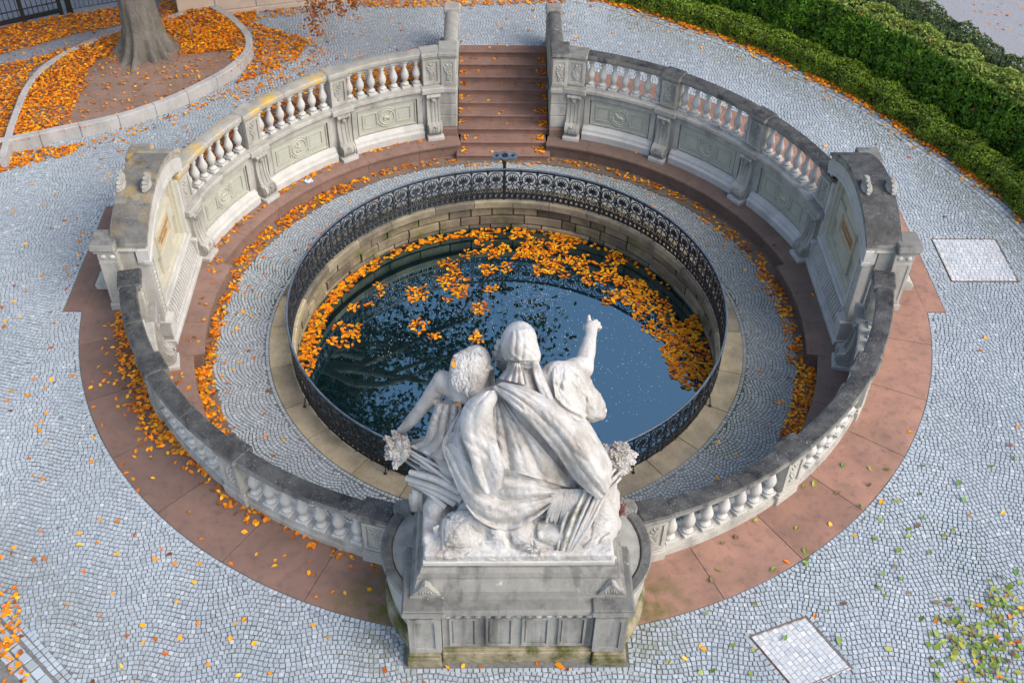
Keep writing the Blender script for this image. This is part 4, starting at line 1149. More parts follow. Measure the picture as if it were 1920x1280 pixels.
# curled side buttresses between pedestal and balustrade
for s, nm in ((-1, 'left'), (1, 'right')):
    Bt = thing('scroll_buttress', f'curled stone buttress on the {nm} side of the statue pedestal', 'buttress', (s * 1.65, -7.3, 0), 'scroll buttresses')
    path = smooth_line([(1.62, -6.60, 1.13), (1.74, -6.78, 1.13), (1.83, -7.05, 1.12), (1.835, -7.35, 1.14), (1.76, -7.66, 1.18), (1.62, -7.92, 1.24), (1.46, -8.14, 1.31)], 5)
    n = len(path); v = []; f = []
    def nrm(i):
        t_ = path[min(i + 1, n - 1)] - path[max(i - 1, 0)]; t_ = t_ / np.linalg.norm(t_[:2]); return np.array((-t_[1], t_[0])) * -1
    def loft(name, secs, mat, color=None, smooth=35):
        """secs(i) gives a list of (offset outwards, z) for station i"""
        v = []; f = []
        for i in range(n):
            nn = nrm(i)
            if nn[0] < 0: nn = -nn
            for o_, z in secs(i):
                q = path[i][:2] + nn * o_; v.append((s * q[0], q[1], z))
        m = len(secs(0))
        for i in range(n - 1):
            for k_ in range(m):
                q = (i * m + k_, i * m + (k_ + 1) % m, (i + 1) * m + (k_ + 1) % m, (i + 1) * m + k_); f.append(q if s < 0 else q[::-1])
        f.append(tuple(range(m))[::-1] if s < 0 else tuple(range(m))); f.append(tuple((n - 1) * m + k_ for k_ in range(m)) if s < 0 else tuple((n - 1) * m + k_ for k_ in reversed(range(m))))
        return MB().add(v, f).build(name, mat, Bt, smooth=smooth, color=color)
    loft('rim_band', lambda i: [(-.10, path[i][2] - .09), (.04, path[i][2] - .09), (.055, path[i][2] - .02), (.035, path[i][2] + .015), (-.085, path[i][2] + .015), (-.10, path[i][2] - .02)], MAT['cap'], (.8, 0, 0, 1))
    loft('skirt', lambda i: [(-.30, .25), (-.02 - .05 * (i / n), .25), (.005, .7), (.01, path[i][2] - .088), (-.30, path[i][2] - .088)], MAT['lime'])
    loft('skirt_base', lambda i: [(-.3, -.01), (.05, -.01), (.05, .18), (.0, .26), (-.3, .26)], MAT['mossbase'])
    def cone(i):
        w_ = math.sin(math.pi * min(1, max(0, i / (n - 1)))) ** .6; z0 = path[i][2]
        return [(-.62 * w_ - .12, z0 + .40 * w_), (-.62 * w_ - .12, z0 - .09), (-.11, z0 - .09), (-.115, z0 - .015), (-.22 * w_ - .115, z0 + .05), (-.42 * w_ - .118, z0 + .18 * w_)]
    loft('curled_face', cone, MAT['cap'], (.4, 0, 0, 1), 50)
    b = MB(); b.lathe([(.0, 1.02), (.15, 1.02), (.165, 1.05), (.165, 1.12), (.15, 1.145), (.0, 1.15)], 22, Matrix.Translation((s * 1.60, -6.57, 0))); b.lathe([(.0, .02), (.14, .02), (.14, 1.02), (.0, 1.02)], 18, Matrix.Translation((s * 1.60, -6.57, 0)))
    b.build('volute_drum', MAT['cap'], Bt, smooth=35, color=(.55, 0, 0, 1))
# ================================================================== marble group, carved from a distance field
class Vol:
    def __init__(self, lo, hi, h):
        self.lo = np.array(lo, float); self.h = h
        self.n = np.ceil((np.array(hi) - self.lo) / h).astype(int) + 1
        self.D = np.full(self.n, .25, np.float32)
        self.ax = [(self.lo[i] + np.arange(self.n[i]) * h).astype(np.float32) for i in range(3)]
    def win(self, a, b):
        i0 = np.clip(np.floor((np.array(a) - self.lo) / self.h).astype(int), 0, self.n); i1 = np.clip(np.ceil((np.array(b) - self.lo) / self.h).astype(int) + 1, 0, self.n)
        if np.any(i1 <= i0): return None
        sl = tuple(slice(p, q) for p, q in zip(i0, i1))
        X = self.ax[0][sl[0]][:, None, None]; Y = self.ax[1][sl[1]][None, :, None]; Z = self.ax[2][sl[2]][None, None, :]
        return sl, X, Y, Z
    def merge(self, sl, d, k, cut):
        a = self.D[sl]
        if cut: d = -d
        if k > 0:
            g = np.maximum(k - np.abs(a - d), 0) / k; g = g * g * k * .25
        else: g = 0
        self.D[sl] = (np.maximum(a, d) + g) if cut else (np.minimum(a, d) - g)
    def line(self, pts, rad, k=.03, cut=False):
        pts = [np.array(p, float) for p in pts]
        if not hasattr(rad, '__len__'): rad = [rad] * len(pts)
        if len(pts) == 1: pts = pts * 2; rad = [rad[0]] * 2
        m = max(rad) + k + .04; A = np.array(pts)
        w_ = self.win(A.min(0) - m, A.max(0) + m)
        if w_ is None: return
        sl, X, Y, Z = w_; d = np.full(np.broadcast(X, Y, Z).shape, .5, np.float32)
        for p, q, r0, r1 in zip(pts[:-1], pts[1:], rad[:-1], rad[1:]):
            e = q - p; L2 = max(float(e @ e), 1e-9)
            t_ = np.clip(((X - p[0]) * e[0] + (Y - p[1]) * e[1] + (Z - p[2]) * e[2]) / L2, 0, 1)
            dd = np.sqrt((X - p[0] - t_ * e[0]) ** 2 + (Y - p[1] - t_ * e[1]) ** 2 + (Z - p[2] - t_ * e[2]) ** 2) - (r0 + (r1 - r0) * t_)
            np.minimum(d, dd, out=d)
        self.merge(sl, d, k, cut)
    def ell(self, c, r, k=.05, rot=None, cut=False):
        c = np.array(c, float); r = np.array(r, float); m = r.max() + k + .04
        w_ = self.win(c - m, c + m)
        if w_ is None: return
        sl, X, Y, Z = w_; x, y, z = X - c[0], Y - c[1], Z - c[2]
        if rot is not None:
            Q = np.array(rot.to_3x3().transposed()); x, y, z = (Q[0][0] * x + Q[0][1] * y + Q[0][2] * z), (Q[1][0] * x + Q[1][1] * y + Q[1][2] * z), (Q[2][0] * x + Q[2][1] * y + Q[2][2] * z)
        k0 = np.sqrt((x / r[0]) ** 2 + (y / r[1]) ** 2 + (z / r[2]) ** 2); k1 = np.sqrt((x / r[0] ** 2) ** 2 + (y / r[1] ** 2) ** 2 + (z / r[2] ** 2) ** 2)
        d = (k0 * (k0 - 1) / np.maximum(k1, 1e-6)).astype(np.float32)
        self.merge(sl, d, k, cut)
    def box(self, c, b_, rd=.03, k=.03, rot=None):
        c = np.array(c, float); b_ = np.array(b_, float); m = np.linalg.norm(b_) + k + .04
        w_ = self.win(c - m, c + m)
        if w_ is None: return
        sl, X, Y, Z = w_; x, y, z = X - c[0], Y - c[1], Z - c[2]
        if rot is not None:
            Q = np.array(rot.to_3x3().transposed()); x, y, z = (Q[0][0] * x + Q[0][1] * y + Q[0][2] * z), (Q[1][0] * x + Q[1][1] * y + Q[1][2] * z), (Q[2][0] * x + Q[2][1] * y + Q[2][2] * z)
        qx, qy, qz = np.abs(x) - b_[0] + rd, np.abs(y) - b_[1] + rd, np.abs(z) - b_[2] + rd
        d = np.sqrt(np.maximum(qx, 0) ** 2 + np.maximum(qy, 0) ** 2 + np.maximum(qz, 0) ** 2) + np.minimum(np.maximum(qx, np.maximum(qy, qz)), 0) - rd
        self.merge(sl, d.astype(np.float32), k, False)
    def hit(self, uv):
        """where the line of sight through each picture point meets the surface"""
        uv = np.atleast_2d(np.asarray(uv, float))
        d = CAM_FW + ((uv[:, 0:1] - 960) / CAM_F) * CAM_RT - ((uv[:, 1:2] - 640) / CAM_F) * CAM_UP
        t_ = np.arange(10.2, 17.2, self.h * .7)
        out = np.full((len(uv), 3), np.nan)
        for i in range(len(uv)):
            P = CAM_O + t_[:, None] * d[i]; I_ = np.round((P - self.lo) / self.h).astype(int)
            ok = np.all((I_ >= 0) & (I_ < self.n), 1)
            v_ = np.full(len(t_), .25); J = I_[ok]; v_[ok] = self.D[J[:, 0], J[:, 1], J[:, 2]]
            s_ = np.nonzero(v_ < 0)[0]
            if len(s_): out[i] = P[s_[0]]
        return out
    def stroke(self, pts, rad, k=.03, cut=False, n=7, sink=0.0):
        """a ridge (or a groove) drawn along a line seen in the picture"""
        S = smooth_line([Z1(*p) for p in pts], n); H = self.hit(S); ok = ~np.isnan(H[:, 0]); H = H[ok]
        if len(H) < 2: return
        H = H.copy()
        for _ in range(2): H[1:-1] = (H[:-2] + 2 * H[1:-1] + H[2:]) / 4
        H += CAM_FW * sink
        m = len(H); q = np.arange(m) / (m - 1)
        rr_ = rad * (np.minimum(1, np.minimum(q, 1 - q) * 5 + .35))
        self.line(list(H), list(rr_), k, cut)
    def layer(self, poly, thick, k=.015, step=9.0, sink=0.0, cut=False):
        """a sheet of cloth laid over the surface inside a picture outline"""
        poly = [Z1(*p) for p in smooth_line(poly, 4, True)]; A = np.array(poly); lo, hi = A.min(0), A.max(0)
        st_ = step / 3.2; U, V_ = np.meshgrid(np.arange(lo[0], hi[0], st_), np.arange(lo[1], hi[1], st_)); U = U.ravel(); V_ = V_.ravel()
        m = inpoly(U, V_, poly); H = self.hit(np.c_[U[m], V_[m]]); H = H[~np.isnan(H[:, 0])] + CAM_FW * sink
        if len(H) == 0: return
        # one combined field: distance to the sample cloud
        w_ = self.win(H.min(0) - thick - k - .05, H.max(0) + thick + k + .05); sl, X, Y, Z = w_
        d = np.full(np.broadcast(X, Y, Z).shape, .25, np.float32); o_ = np.array([s_.start for s_ in sl]); sh = np.array(d.shape)
        rr_ = int(math.ceil((thick + k + .02) / self.h)); g = np.arange(-rr_, rr_ + 1)
        G = np.stack(np.meshgrid(g, g, g, indexing='ij'), -1).reshape(-1, 3)
        base = np.round((H - self.lo) / self.h).astype(int) - o_
        fr = (H - self.lo) / self.h - o_ - base
        for i in range(len(H)):
            J = base[i] + G; ok = np.all((J >= 0) & (J < sh), 1); Jk = J[ok]
            dist = np.sqrt((((G[ok] - fr[i]) * self.h) ** 2).sum(1)) - thick
            cur = d[Jk[:, 0], Jk[:, 1], Jk[:, 2]]
            d[Jk[:, 0], Jk[:, 1], Jk[:, 2]] = np.minimum(cur, dist)
        self.merge(sl, d, k, cut)
    def roughen(self, amp, sc):
        x, y, z = self.ax[0][:, None, None] * sc, self.ax[1][None, :, None] * sc, self.ax[2][None, None, :] * sc
        self.D += (amp * (np.sin(x * 1.7 + 1.3 * np.sin(y * 1.1 + z)) * np.sin(y * 1.9 + np.sin(z * 1.3)) * np.sin(z * 1.5 + np.sin(x * .9)) + .5 * amp * np.sin(x * 4.1 + y * 2) * np.sin(y * 3.7 - z * 2) * np.sin(z * 4.3 + x))).astype(np.float32)
    def nets(self, smooth=1):
        D = self.D; S = D < 0
        c8 = [S[i:S.shape[0] - 1 + i, j:S.shape[1] - 1 + j, l:S.shape[2] - 1 + l] for i in (0, 1) for j in (0, 1) for l in (0, 1)]
        cnt = sum(c.astype(np.int8) for c in c8); act = (cnt > 0) & (cnt < 8)
        idx = np.full(act.shape, -1, np.int32); A = np.argwhere(act); idx[act] = np.arange(len(A))
        acc = np.zeros((len(A), 3)); num = np.zeros((len(A), 1))
        cor = [(i, j, l) for i in (0, 1) for j in (0, 1) for l in (0, 1)]
        vals = {c: D[A[:, 0] + c[0], A[:, 1] + c[1], A[:, 2] + c[2]] for c in cor}
        for a in cor:
            for ax in range(3):
                if a[ax]: continue
                b = list(a); b[ax] = 1; b = tuple(b); va, vb = vals[a], vals[b]; m = (va < 0) != (vb < 0)
                t_ = np.where(m, va / np.where(m, va - vb, 1), 0); p = np.tile(np.array(a, float), (len(A), 1)); p[:, ax] += t_
                acc[m] += p[m]; num[m] += 1
        V = self.lo + (A + acc / np.maximum(num, 1)) * self.h
        F = []
        for ax in range(3):
            o1, o2 = [(1, 2), (2, 0), (0, 1)][ax]
            s0 = [slice(None)] * 3; s1 = [slice(None)] * 3; s0[ax] = slice(0, -1); s1[ax] = slice(1, None)
            E = S[tuple(s0)] != S[tuple(s1)]; P = np.argwhere(E); k_ = np.all([(P[:, o] > 0) & (P[:, o] < np.array(D.shape)[o] - 1) for o in (o1, o2)], 0); P = P[k_]
            q = []
            for d1, d2 in ((-1, -1), (0, -1), (0, 0), (-1, 0)):
                J = P.copy(); J[:, o1] += d1; J[:, o2] += d2; q.append(idx[J[:, 0], J[:, 1], J[:, 2]])
            q = np.stack(q, 1); ins = S[P[:, 0], P[:, 1], P[:, 2]]
            q[~ins] = q[~ins][:, ::-1]; F.append(q)
        F = np.concatenate(F); F = F[np.all(F >= 0, 1)]
        for _ in range(smooth):
            a = np.zeros_like(V); n_ = np.zeros(len(V))
            for i in range(4):
                np.add.at(a, F[:, i], V[F[:, (i + 1) % 4]]); np.add.at(n_, F[:, i], 1)
            V = V * .72 + .28 * a / np.maximum(n_, 1)[:, None]
        return V, F
def Z1(x, y): return (660 + x / 3.2, 560 + y / 3.2)
def S3(x, y, Y): return aty(*Z1(x, y), Y)

statue = thing('marble_statue', 'white marble group of a seated woman pointing over the pool with a girl beside her', 'statue', (0, -7.2, 1.835))
HV = .0135

# ---------------- seated woman
Wm = Vol((-1.15, -8.02, 1.80), (1.42, -5.7, 4.85), HV)
Wm.line([(0.05, -7.02, 2.35), (0.03, -6.95, 2.9), (0.0, -6.83, 3.5), (.02, -6.80, 3.82)], [.70, .62, .46, .30], .1)
Wm.ell((.13, -7.0, 2.35), (.90, .62, .55), .12)
Wm.line([(-.3, -6.7, 2.5), (-.28, -6.15, 2.45), (-.3, -6.1, 1.9)], [.42, .32, .26], .15); Wm.line([(.35, -6.7, 2.5), (.38, -6.15, 2.45), (.38, -6.1, 1.9)], [.42, .32, .26], .15)
Wm.line([S3(800, 625, -6.82), S3(900, 590, -6.86), S3(1060, 555, -6.82), S3(1230, 490, -6.70)], [.13, .17, .18, .18], .08)      # shoulders
Wm.line([(.03, -6.78, 3.85), (.0, -6.62, 4.15)], [.2, .17], .08)                                                                 # neck
# lower cloth masses to both sides
Wm.line([S3(655, 780, -6.98), S3(665, 950, -7.2), S3(745, 1140, -7.42), S3(870, 1250, -7.55)], [.16, .20, .22, .2], .10)
Wm.line([S3(1180, 640, -6.95), S3(1330, 830, -7.1), S3(1440, 1010, -7.22), S3(1460, 1100, -7.3)], [.25, .27, .26, .2], .12)
Wm.line([S3(800, 620, -6.92), S3(735, 720, -7.0), S3(705, 860, -7.12), S3(730, 1000, -7.28)], [.19, .20, .21, .22], .10)
# head wrapped in a scarf
Hc = S3(1000, 268, -6.55)
Wm.ell(Hc, (.225, .285, .275), .04, Matrix.Rotation(.25, 4, 'Y')); Wm.ell(S3(1055, 345, -6.72), (.16, .16, .15), .09); Wm.ell(S3(985, 392, -6.82), (.085, .08, .07), .04)
Wm.line([S3(940, 330, -6.36), S3(915, 380, -6.30)], [.15, .11], .08)                                                              # face turned to the girl
for p in ((872, 290), (862, 330), (885, 262), (868, 352), (895, 345)): Wm.ell(S3(*p, -6.42), (.045, .05, .04), .02)               # wreath by the temple
# right arm: sleeve, bare forearm, pointing hand
Wm.line([S3(1230, 470, -6.66), S3(1300, 470, -6.52), S3(1385, 425, -6.34)], [.21, .20, .125], .06)
Wm.line([S3(1270, 520, -6.55), S3(1360, 600, -6.48), S3(1440, 665, -6.44), S3(1485, 690, -6.42)], [.25, .25, .17, .09], .10)
Wm.line([S3(1235, 560, -6.7), S3(1330, 660, -6.55), S3(1400, 690, -6.5)], [.2, .16, .1], .08)
El, Wr = S3(1388, 412, -6.32), S3(1436, 205, -6.05)
Wm.line([El, El * .55 + Wr * .45, Wr], [.118, .112, .07], .04)
Wm.line([S3(1340, 420, -6.42), El], [.15, .115], .05)
Pm = S3(1436, 168, -6.0); Wm.ell(Pm, (.085, .06, .085), .03); Wm.line([Wr, Pm], [.068, .07], .03)
Wm.line([S3(1424, 150, -5.96), S3(1421, 128, -5.93), S3(1421, 104, -5.90)], [.034, .030, .022], .008)                             # index finger
for a, b, c in (((1450, 142), (1464, 136), (1462, 158)), ((1464, 150), (1480, 150), (1472, 170)), ((1472, 165), (1488, 170), (1476, 186))):
    Wm.line([S3(*a, -5.95), S3(*b, -5.92), S3(*c, -5.90)], [.030, .028, .022], .006)                                              # curled fingers
Wm.line([S3(1412, 190, -6.0), S3(1396, 178, -5.95), S3(1398, 160, -5.93)], [.033, .030, .022], .010)                              # thumb
# cloth: thick sheets hung over the carved body
def resample(P, n):
    P = smooth_line(P, 8); d_ = np.r_[0, np.cumsum(np.linalg.norm(np.diff(P, axis=0), axis=1))]; q = np.linspace(0, d_[-1], n)
    return np.stack([np.interp(q, d_, P[:, 0]), np.interp(q, d_, P[:, 1])], -1)
def sheet(vol, A, B_, n, m, lift, prof, thick):
    """a cloth sheet between two edges seen in the picture, following the body underneath; returns verts, faces"""
    A, B_ = resample(A, n), resample(B_, n); q = np.linspace(0, 1, m)
    G_ = A[:, None] * (1 - q)[None, :, None] + B_[:, None] * q[None, :, None]
    H = vol.hit(np.array([Z1(*p) for p in G_.reshape(-1, 2)])).reshape(n, m, 3)
    for _ in range(60):
        bad = np.isnan(H[..., 0])
        if not bad.any(): break
        Pd = np.pad(H, ((1, 1), (1, 1), (0, 0)), constant_values=np.nan)
        nb = np.stack([Pd[:-2, 1:-1], Pd[2:, 1:-1], Pd[1:-1, :-2], Pd[1:-1, 2:]])
        with np.errstate(all='ignore'):
            import warnings; warnings.simplefilter('ignore'); av = np.nanmean(nb, 0)
        # keep the picture position, borrow the depth
        t_ = ((av - CAM_O) @ CAM_FW)
        for i, j in np.argwhere(bad):
            if not np.isnan(t_[i, j]):
                u, v_ = Z1(*G_[i, j]); H[i, j] = CAM_O + ray(u, v_) * t_[i, j]
    dep = (H - CAM_O) @ CAM_FW
    for _ in range(3):
        Pd = np.pad(dep, 2, mode='edge'); md_ = np.median(np.stack([Pd[i:i + n, j:j + m] for i in range(5) for j in range(5)]), 0); dep = np.where(np.abs(dep - md_) > .05, md_, dep)
    for _ in range(14):
        Pd = np.pad(dep, 1, mode='edge'); dep = .4 * dep + .15 * (Pd[:-2, 1:-1] + Pd[2:, 1:-1] + Pd[1:-1, :-2] + Pd[1:-1, 2:])
    rays = np.array([ray(*Z1(*p)) for p in G_.reshape(-1, 2)]).reshape(n, m, 3)
    gx, gy = G_[..., 0], G_[..., 1]; al_ = gx * .8 + gy; ac_ = gy * .8 - gx
    cr_ = sum(a_ * np.sin(ac_ / w_ + 2.2 * np.sin(al_ / (w_ * 5.3) + p_) + p_) * np.clip(np.sin(al_ / (w_ * 7.1) + 2 * p_ + np.sin(ac_ / (w_ * 9))), 0, 1) for a_, w_, p_ in ((.010, 15, .3), (.008, 9.5, 1.9), (.006, 6.5, 4.0)))
    dep = dep - cr_
    T, S_ = np.meshgrid(np.linspace(0, 1, n), q, indexing='ij')
    top = CAM_O + rays * (dep - lift - prof(T, S_))[..., None]; bot = CAM_O + rays * (dep - lift - prof(T, S_) + thick)[..., None]
    V = np.concatenate([top.reshape(-1, 3), bot.reshape(-1, 3)]); N_ = n * m
    idx = np.arange(N_).reshape(n, m); a, b, c, d_ = idx[:-1, :-1], idx[1:, :-1], idx[1:, 1:], idx[:-1, 1:]
    F = [np.stack([a, b, c, d_], -1).reshape(-1, 4), np.stack([a, d_, c, b], -1).reshape(-1, 4) + N_]
    rim = np.r_[idx[0, :-1], idx[:-1, -1], idx[-1, :0:-1], idx[:0:-1, 0]]; nx = np.roll(rim, -1)
    F.append(np.stack([rim, nx, nx + N_, rim + N_], -1)); F = np.concatenate(F)
    # outward check
    p0, p1, p3 = V[F[0, 0]], V[F[0, 1]], V[F[0, 3]]
    if np.cross(p1 - p0, p3 - p0) @ (CAM_O - p0) < 0: F = F[:, ::-1]
    return V, F
pend = []
def cloth(name, vol, A, B_, n, m, lift, prof, thick, mat='marble'):
    V, F = sheet(vol, A, B_, n, m, lift, prof, thick); me = npmesh(name, V, F, MAT[mat], True); me.set_sharp_from_angle(angle=R(48)); pend.append((name, me))
fold = lambda T, S_, f, amp, ph=0.0, sl=0.0: amp * (np.abs(np.sin(math.pi * (f * S_ + sl * T) + ph)) ** .7)
cloth('skirt', Wm, [(590, 800), (660, 790), (760, 900), (900, 1000), (1080, 1080), (1220, 1140)], [(562, 940), (642, 1160), (735, 1305), (850, 1374), (960, 1380), (1095, 1322), (1195, 1240)], 60, 26, -.03,
      lambda T, S_: fold(T, S_, 2.6, .095, .6, .8) + .03 * S_ + fold(T, S_, 5, .035, 0, 2.2) - .03 * np.sin(T * 9) * S_, .09)
cloth('cloak_back', Wm, [(856, 600), (846, 700), (855, 800), (882, 920), (918, 1022)], [(900, 600), (1010, 740), (1140, 890), (1270, 1040), (1370, 1150)], 50, 26, -.01,
      lambda T, S_: fold(T, S_, 2.2, .09, .5, .7) * (.4 + .6 * T) + fold(T, S_, 4.6, .032, .2, 1.6), .08)
cloth('left_drape', Wm, [(640, 680), (575, 790), (540, 880), (575, 1000), (645, 1160)], [(690, 640), (668, 740), (690, 850), (735, 980), (790, 1130)], 46, 18, -.02,
      lambda T, S_: fold(T, S_, 1.7, .09, .9, .4) + .03 * np.sin(math.pi * S_), .10)
cloth('cloak_flap', Wm, [(800, 552), (700, 605), (648, 700), (655, 810), (700, 930), (745, 1080), (798, 1176)], [(866, 548), (872, 600), (848, 665), (852, 770), (882, 900), (914, 1030), (902, 1135)], 60, 20, .27,
      lambda T, S_: .05 * np.sin(math.pi * S_) + fold(T, S_, 1.6, .035, .9, .25) - .05 * np.clip(.12 - S_, 0, 1) * 3, .085)
cloth('cloak_band', Wm, [(833, 534), (900, 588), (1010, 690), (1140, 825), (1250, 960), (1330, 1078), (1420, 1162), (1492, 1210)], [(900, 498), (1010, 520), (1120, 562), (1240, 640), (1370, 745), (1462, 862), (1538, 1005), (1562, 1095)], 76, 28, .28,
      lambda T, S_: .07 * np.sin(math.pi * np.clip(S_, 0, 1)) ** .8 + fold(T, S_, 1.9, .042, .5, .35) + fold(T, S_, 4.3, .016, .2, .8) - .10 * np.clip(S_ - .82, 0, 1) / .18 - .05 * np.clip(T - .93, 0, 1) / .07, .10)
cloth('sleeve', Wm, [(1196, 440), (1232, 402), (1295, 392), (1352, 428), (1425, 520)], [(1222, 596), (1290, 662), (1370, 700), (1440, 708), (1505, 692)], 40, 26, .01, lambda T, S_: fold(S_, T, 3.4, .075, .4, .5) * np.sin(math.pi * np.clip(S_ * .9 + .1, 0, 1)) ** .5 + fold(S_, T, 7, .02, .1, .9), .07)
cloth('head_scarf', Wm, [(925, 205), (900, 290), (915, 366)], [(1055, 178), (1108, 265), (1100, 372)], 26, 34, .012, lambda T, S_: fold(T, S_, 4.2, .03, .4, .5) * np.sin(math.pi * S_) + .012 * np.sin(math.pi * S_), .05)
cloth('scarf_fan', Wm, [(968, 384), (922, 425), (876, 478)], [(1010, 386), (1038, 440), (1062, 520)], 22, 26, .09, lambda T, S_: fold(T, S_, 4.5, .07, .2) * (.3 + .7 * T) + .03 * np.sin(math.pi * S_), .06)
cloth('scarf_tail', Wm, [(1078, 378), (1092, 470), (1132, 580), (1192, 690)], [(1118, 372), (1155, 470), (1205, 590), (1214, 692)], 34, 12, .10, lambda T, S_: .05 * np.sin(math.pi * S_) + fold(T, S_, 1.8, .025, .3, .3), .06)
Wm.layer([(1190, 430), (1230, 390), (1300, 385), (1350, 420), (1410, 470), (1440, 540), (1490, 600), (1508, 690), (1400, 705), (1300, 660), (1225, 590), (1195, 510)], .045, .012)
# below the hem the body is cut back so the cloth hangs free over the rocks
for _ in range(2):
    Wm.layer([(500, 1120), (590, 1080), (655, 1190), (735, 1320), (850, 1390), (960, 1395), (1095, 1340), (1190, 1270), (1300, 1220), (1420, 1240), (1500, 1260), (1590, 1180), (1600, 1570), (480, 1570)], .17, .01, step=14, cut=True)
for pts, r_ in (([(1240, 420), (1300, 490), (1380, 570), (1460, 670)], .028), ([(1300, 405), (1380, 480), (1440, 570)], .026), ([(1225, 520), (1290, 610), (1380, 680)], .024), ([(1030, 165), (1085, 240), (1100, 330)], .018)):
    Wm.stroke(pts, r_, .025, sink=r_ * .2)
for pts, r_ in (([(1205, 600), (1280, 675), (1390, 728)], .030), ([(1188, 440), (1192, 520), (1220, 600)], .034), ([(890, 366), (960, 388), (1060, 408), (1120, 385)], .022),
                ([(955, 200), (950, 290), (975, 370)], .011), ([(900, 250), (915, 320), (960, 378)], .012), ([(1070, 230), (1080, 310), (1040, 390)], .012), ([(1015, 300), (1000, 345), (990, 385)], .010), ([(925, 215), (925, 300), (968, 375)], .009), ([(1040, 280), (1035, 340), (1010, 388)], .009),
                ([(1265, 440), (1335, 525), (1420, 630)], .024), ([(1340, 425), (1410, 505), (1460, 610)], .020), ([(1240, 500), (1300, 590), (1390, 665)], .020), ([(1405, 570), (1400, 640), (1408, 695)], .022), ([(1290, 400), (1320, 440), (1380, 500)], .014), ([(1210, 470), (1240, 560), (1300, 640)], .014)):
    Wm.stroke(pts, r_ * 1.15, .006, cut=True)
rs = random.Random(4)
Wm.roughen(.0035, 9)
V, F = Wm.nets(); woman = link('seated_woman', npmesh('seated_woman', V, F, MAT['marble'], True), statue)
for nm_, me in pend: link(nm_, me, woman)
pend.clear()

# ---------------- girl leaning beside her
G = Vol((-1.85, -7.65, 1.80), (-.18, -5.9, 4.55), HV)
G.line([S3(650, 620, -6.68), S3(620, 800, -6.74), S3(610, 960, -6.84)], [.20, .24, .27], .10)
G.line([S3(565, 510, -6.62), S3(650, 545, -6.68), S3(770, 560, -6.62)], [.135, .17, .15], .08)
G.ell(S3(742, 388, -6.52), (.205, .235, .235), .05); G.line([S3(760, 480, -6.5), S3(730, 560, -6.6)], [.13, .14], .08)
G.line([S3(800, 440, -6.36), S3(815, 490, -6.32)], [.12, .09], .06)
G.line([S3(680, 400, -6.6), S3(655, 500, -6.72), S3(650, 580, -6.80)], [.19, .17, .11], .07); G.line([S3(740, 450, -6.68), S3(720, 530, -6.80), S3(705, 595, -6.86)], [.16, .15, .09], .06)
G.line([S3(545, 490, -6.6), S3(470, 590, -6.62), S3(420, 655, -6.64)], [.13, .105, .085], .05)
G.line([S3(420, 655, -6.64), S3(365, 720, -6.62), S3(300, 790, -6.58), S3(266, 825, -6.56)], [.088, .085, .06, .048], .02)
for dx in (-10, 2, 14, 24): G.line([S3(268 + dx * .5, 820, -6.56), S3(262 + dx, 845 + abs(dx - 6) * .3, -6.60)], [.03, .02], .008)
G.line([S3(600, 830, -6.9), S3(480, 880, -6.82), S3(375, 885, -6.72)], [.24, .15, .085], .08); G.line([S3(540, 660, -6.78), S3(515, 770, -6.86), S3(480, 890, -6.88)], [.10, .12, .12], .06)
G.line([S3(600, 850, -6.93), S3(610, 1000, -7.02), S3(660, 1150, -7.1)], [.24, .24, .22], .10); G.line([(-.9, -6.6, 2.6), (-.85, -6.2, 2.4), (-.85, -6.15, 1.85)], [.34, .26, .2], .1)
cloth('drape', G, [(505, 640), (472, 740), (440, 840), (345, 885)], [(655, 630), (660, 760), (650, 880), (610, 1000)], 46, 30, .03, lambda T, S_: fold(T, S_, 3.3, .075, .4, .3) + fold(T, S_, 7, .014, .1, .5), .08, 'marble_dirty')
for pts, r_ in (([(500, 600), (560, 618), (640, 625)], .02), ([(505, 560), (560, 590), (620, 600)], .010)): G.stroke(pts, r_ * 1.3, .008, cut=True)
hair = MB()
for i in range(64):                                     # wavy hair locks laid on the head
    x0 = rs.uniform(622, 800); y0 = rs.uniform(318, 400); ln = rs.uniform(120, 215) * (1 - max(0, x0 - 730) / 160); w1 = rs.choice((-1, 1)) * rs.uniform(8, 16)
    pts = [(x0 + (715 - x0) * .25, y0)] + [(x0 - 14 * q_ + w1 * math.sin(q_ * 11 + rs.uniform(-.4, .4)), y0 + ln * q_) for q_ in (.18, .34, .5, .66, .82, 1)]
    S_ = smooth_line([Z1(*p) for p in pts], 6); H_ = G.hit(S_); H_ = H_[~np.isnan(H_[:, 0])]
    if len(H_) < 6: continue
    d_ = np.r_[0, np.abs(np.diff((H_ - CAM_O) @ CAM_FW))]; H_ = H_[:(np.argmax(d_ > .12) if (d_ > .12).any() else len(H_))]
    if len(H_) < 6: continue
    for _ in range(3): H_[1:-1] = (H_[:-2] + 2 * H_[1:-1] + H_[2:]) / 4
    q_ = np.linspace(0, 1, len(H_)); hair.tube([tuple(p - CAM_FW * .012) for p in H_], list(rs.uniform(.020, .034) * np.sin(math.pi * (.12 + .82 * q_)) ** .6), 6)
for i in range(9): a = i * .7; G.stroke([(720 + 60 * math.cos(a), 340 + 35 * math.sin(a)), (720 + 100 * math.cos(a + .35), 345 + 60 * math.sin(a + .35))], .014, .012, sink=.006)
for p in ((770, 445), (800, 430), (830, 415), (760, 470), (640, 360), (625, 400), (628, 345)): G.ell(G.hit([Z1(*p)])[0] if not np.isnan(G.hit([Z1(*p)])[0][0]) else S3(*p, -6.7), (.05, .03, .035), .012)
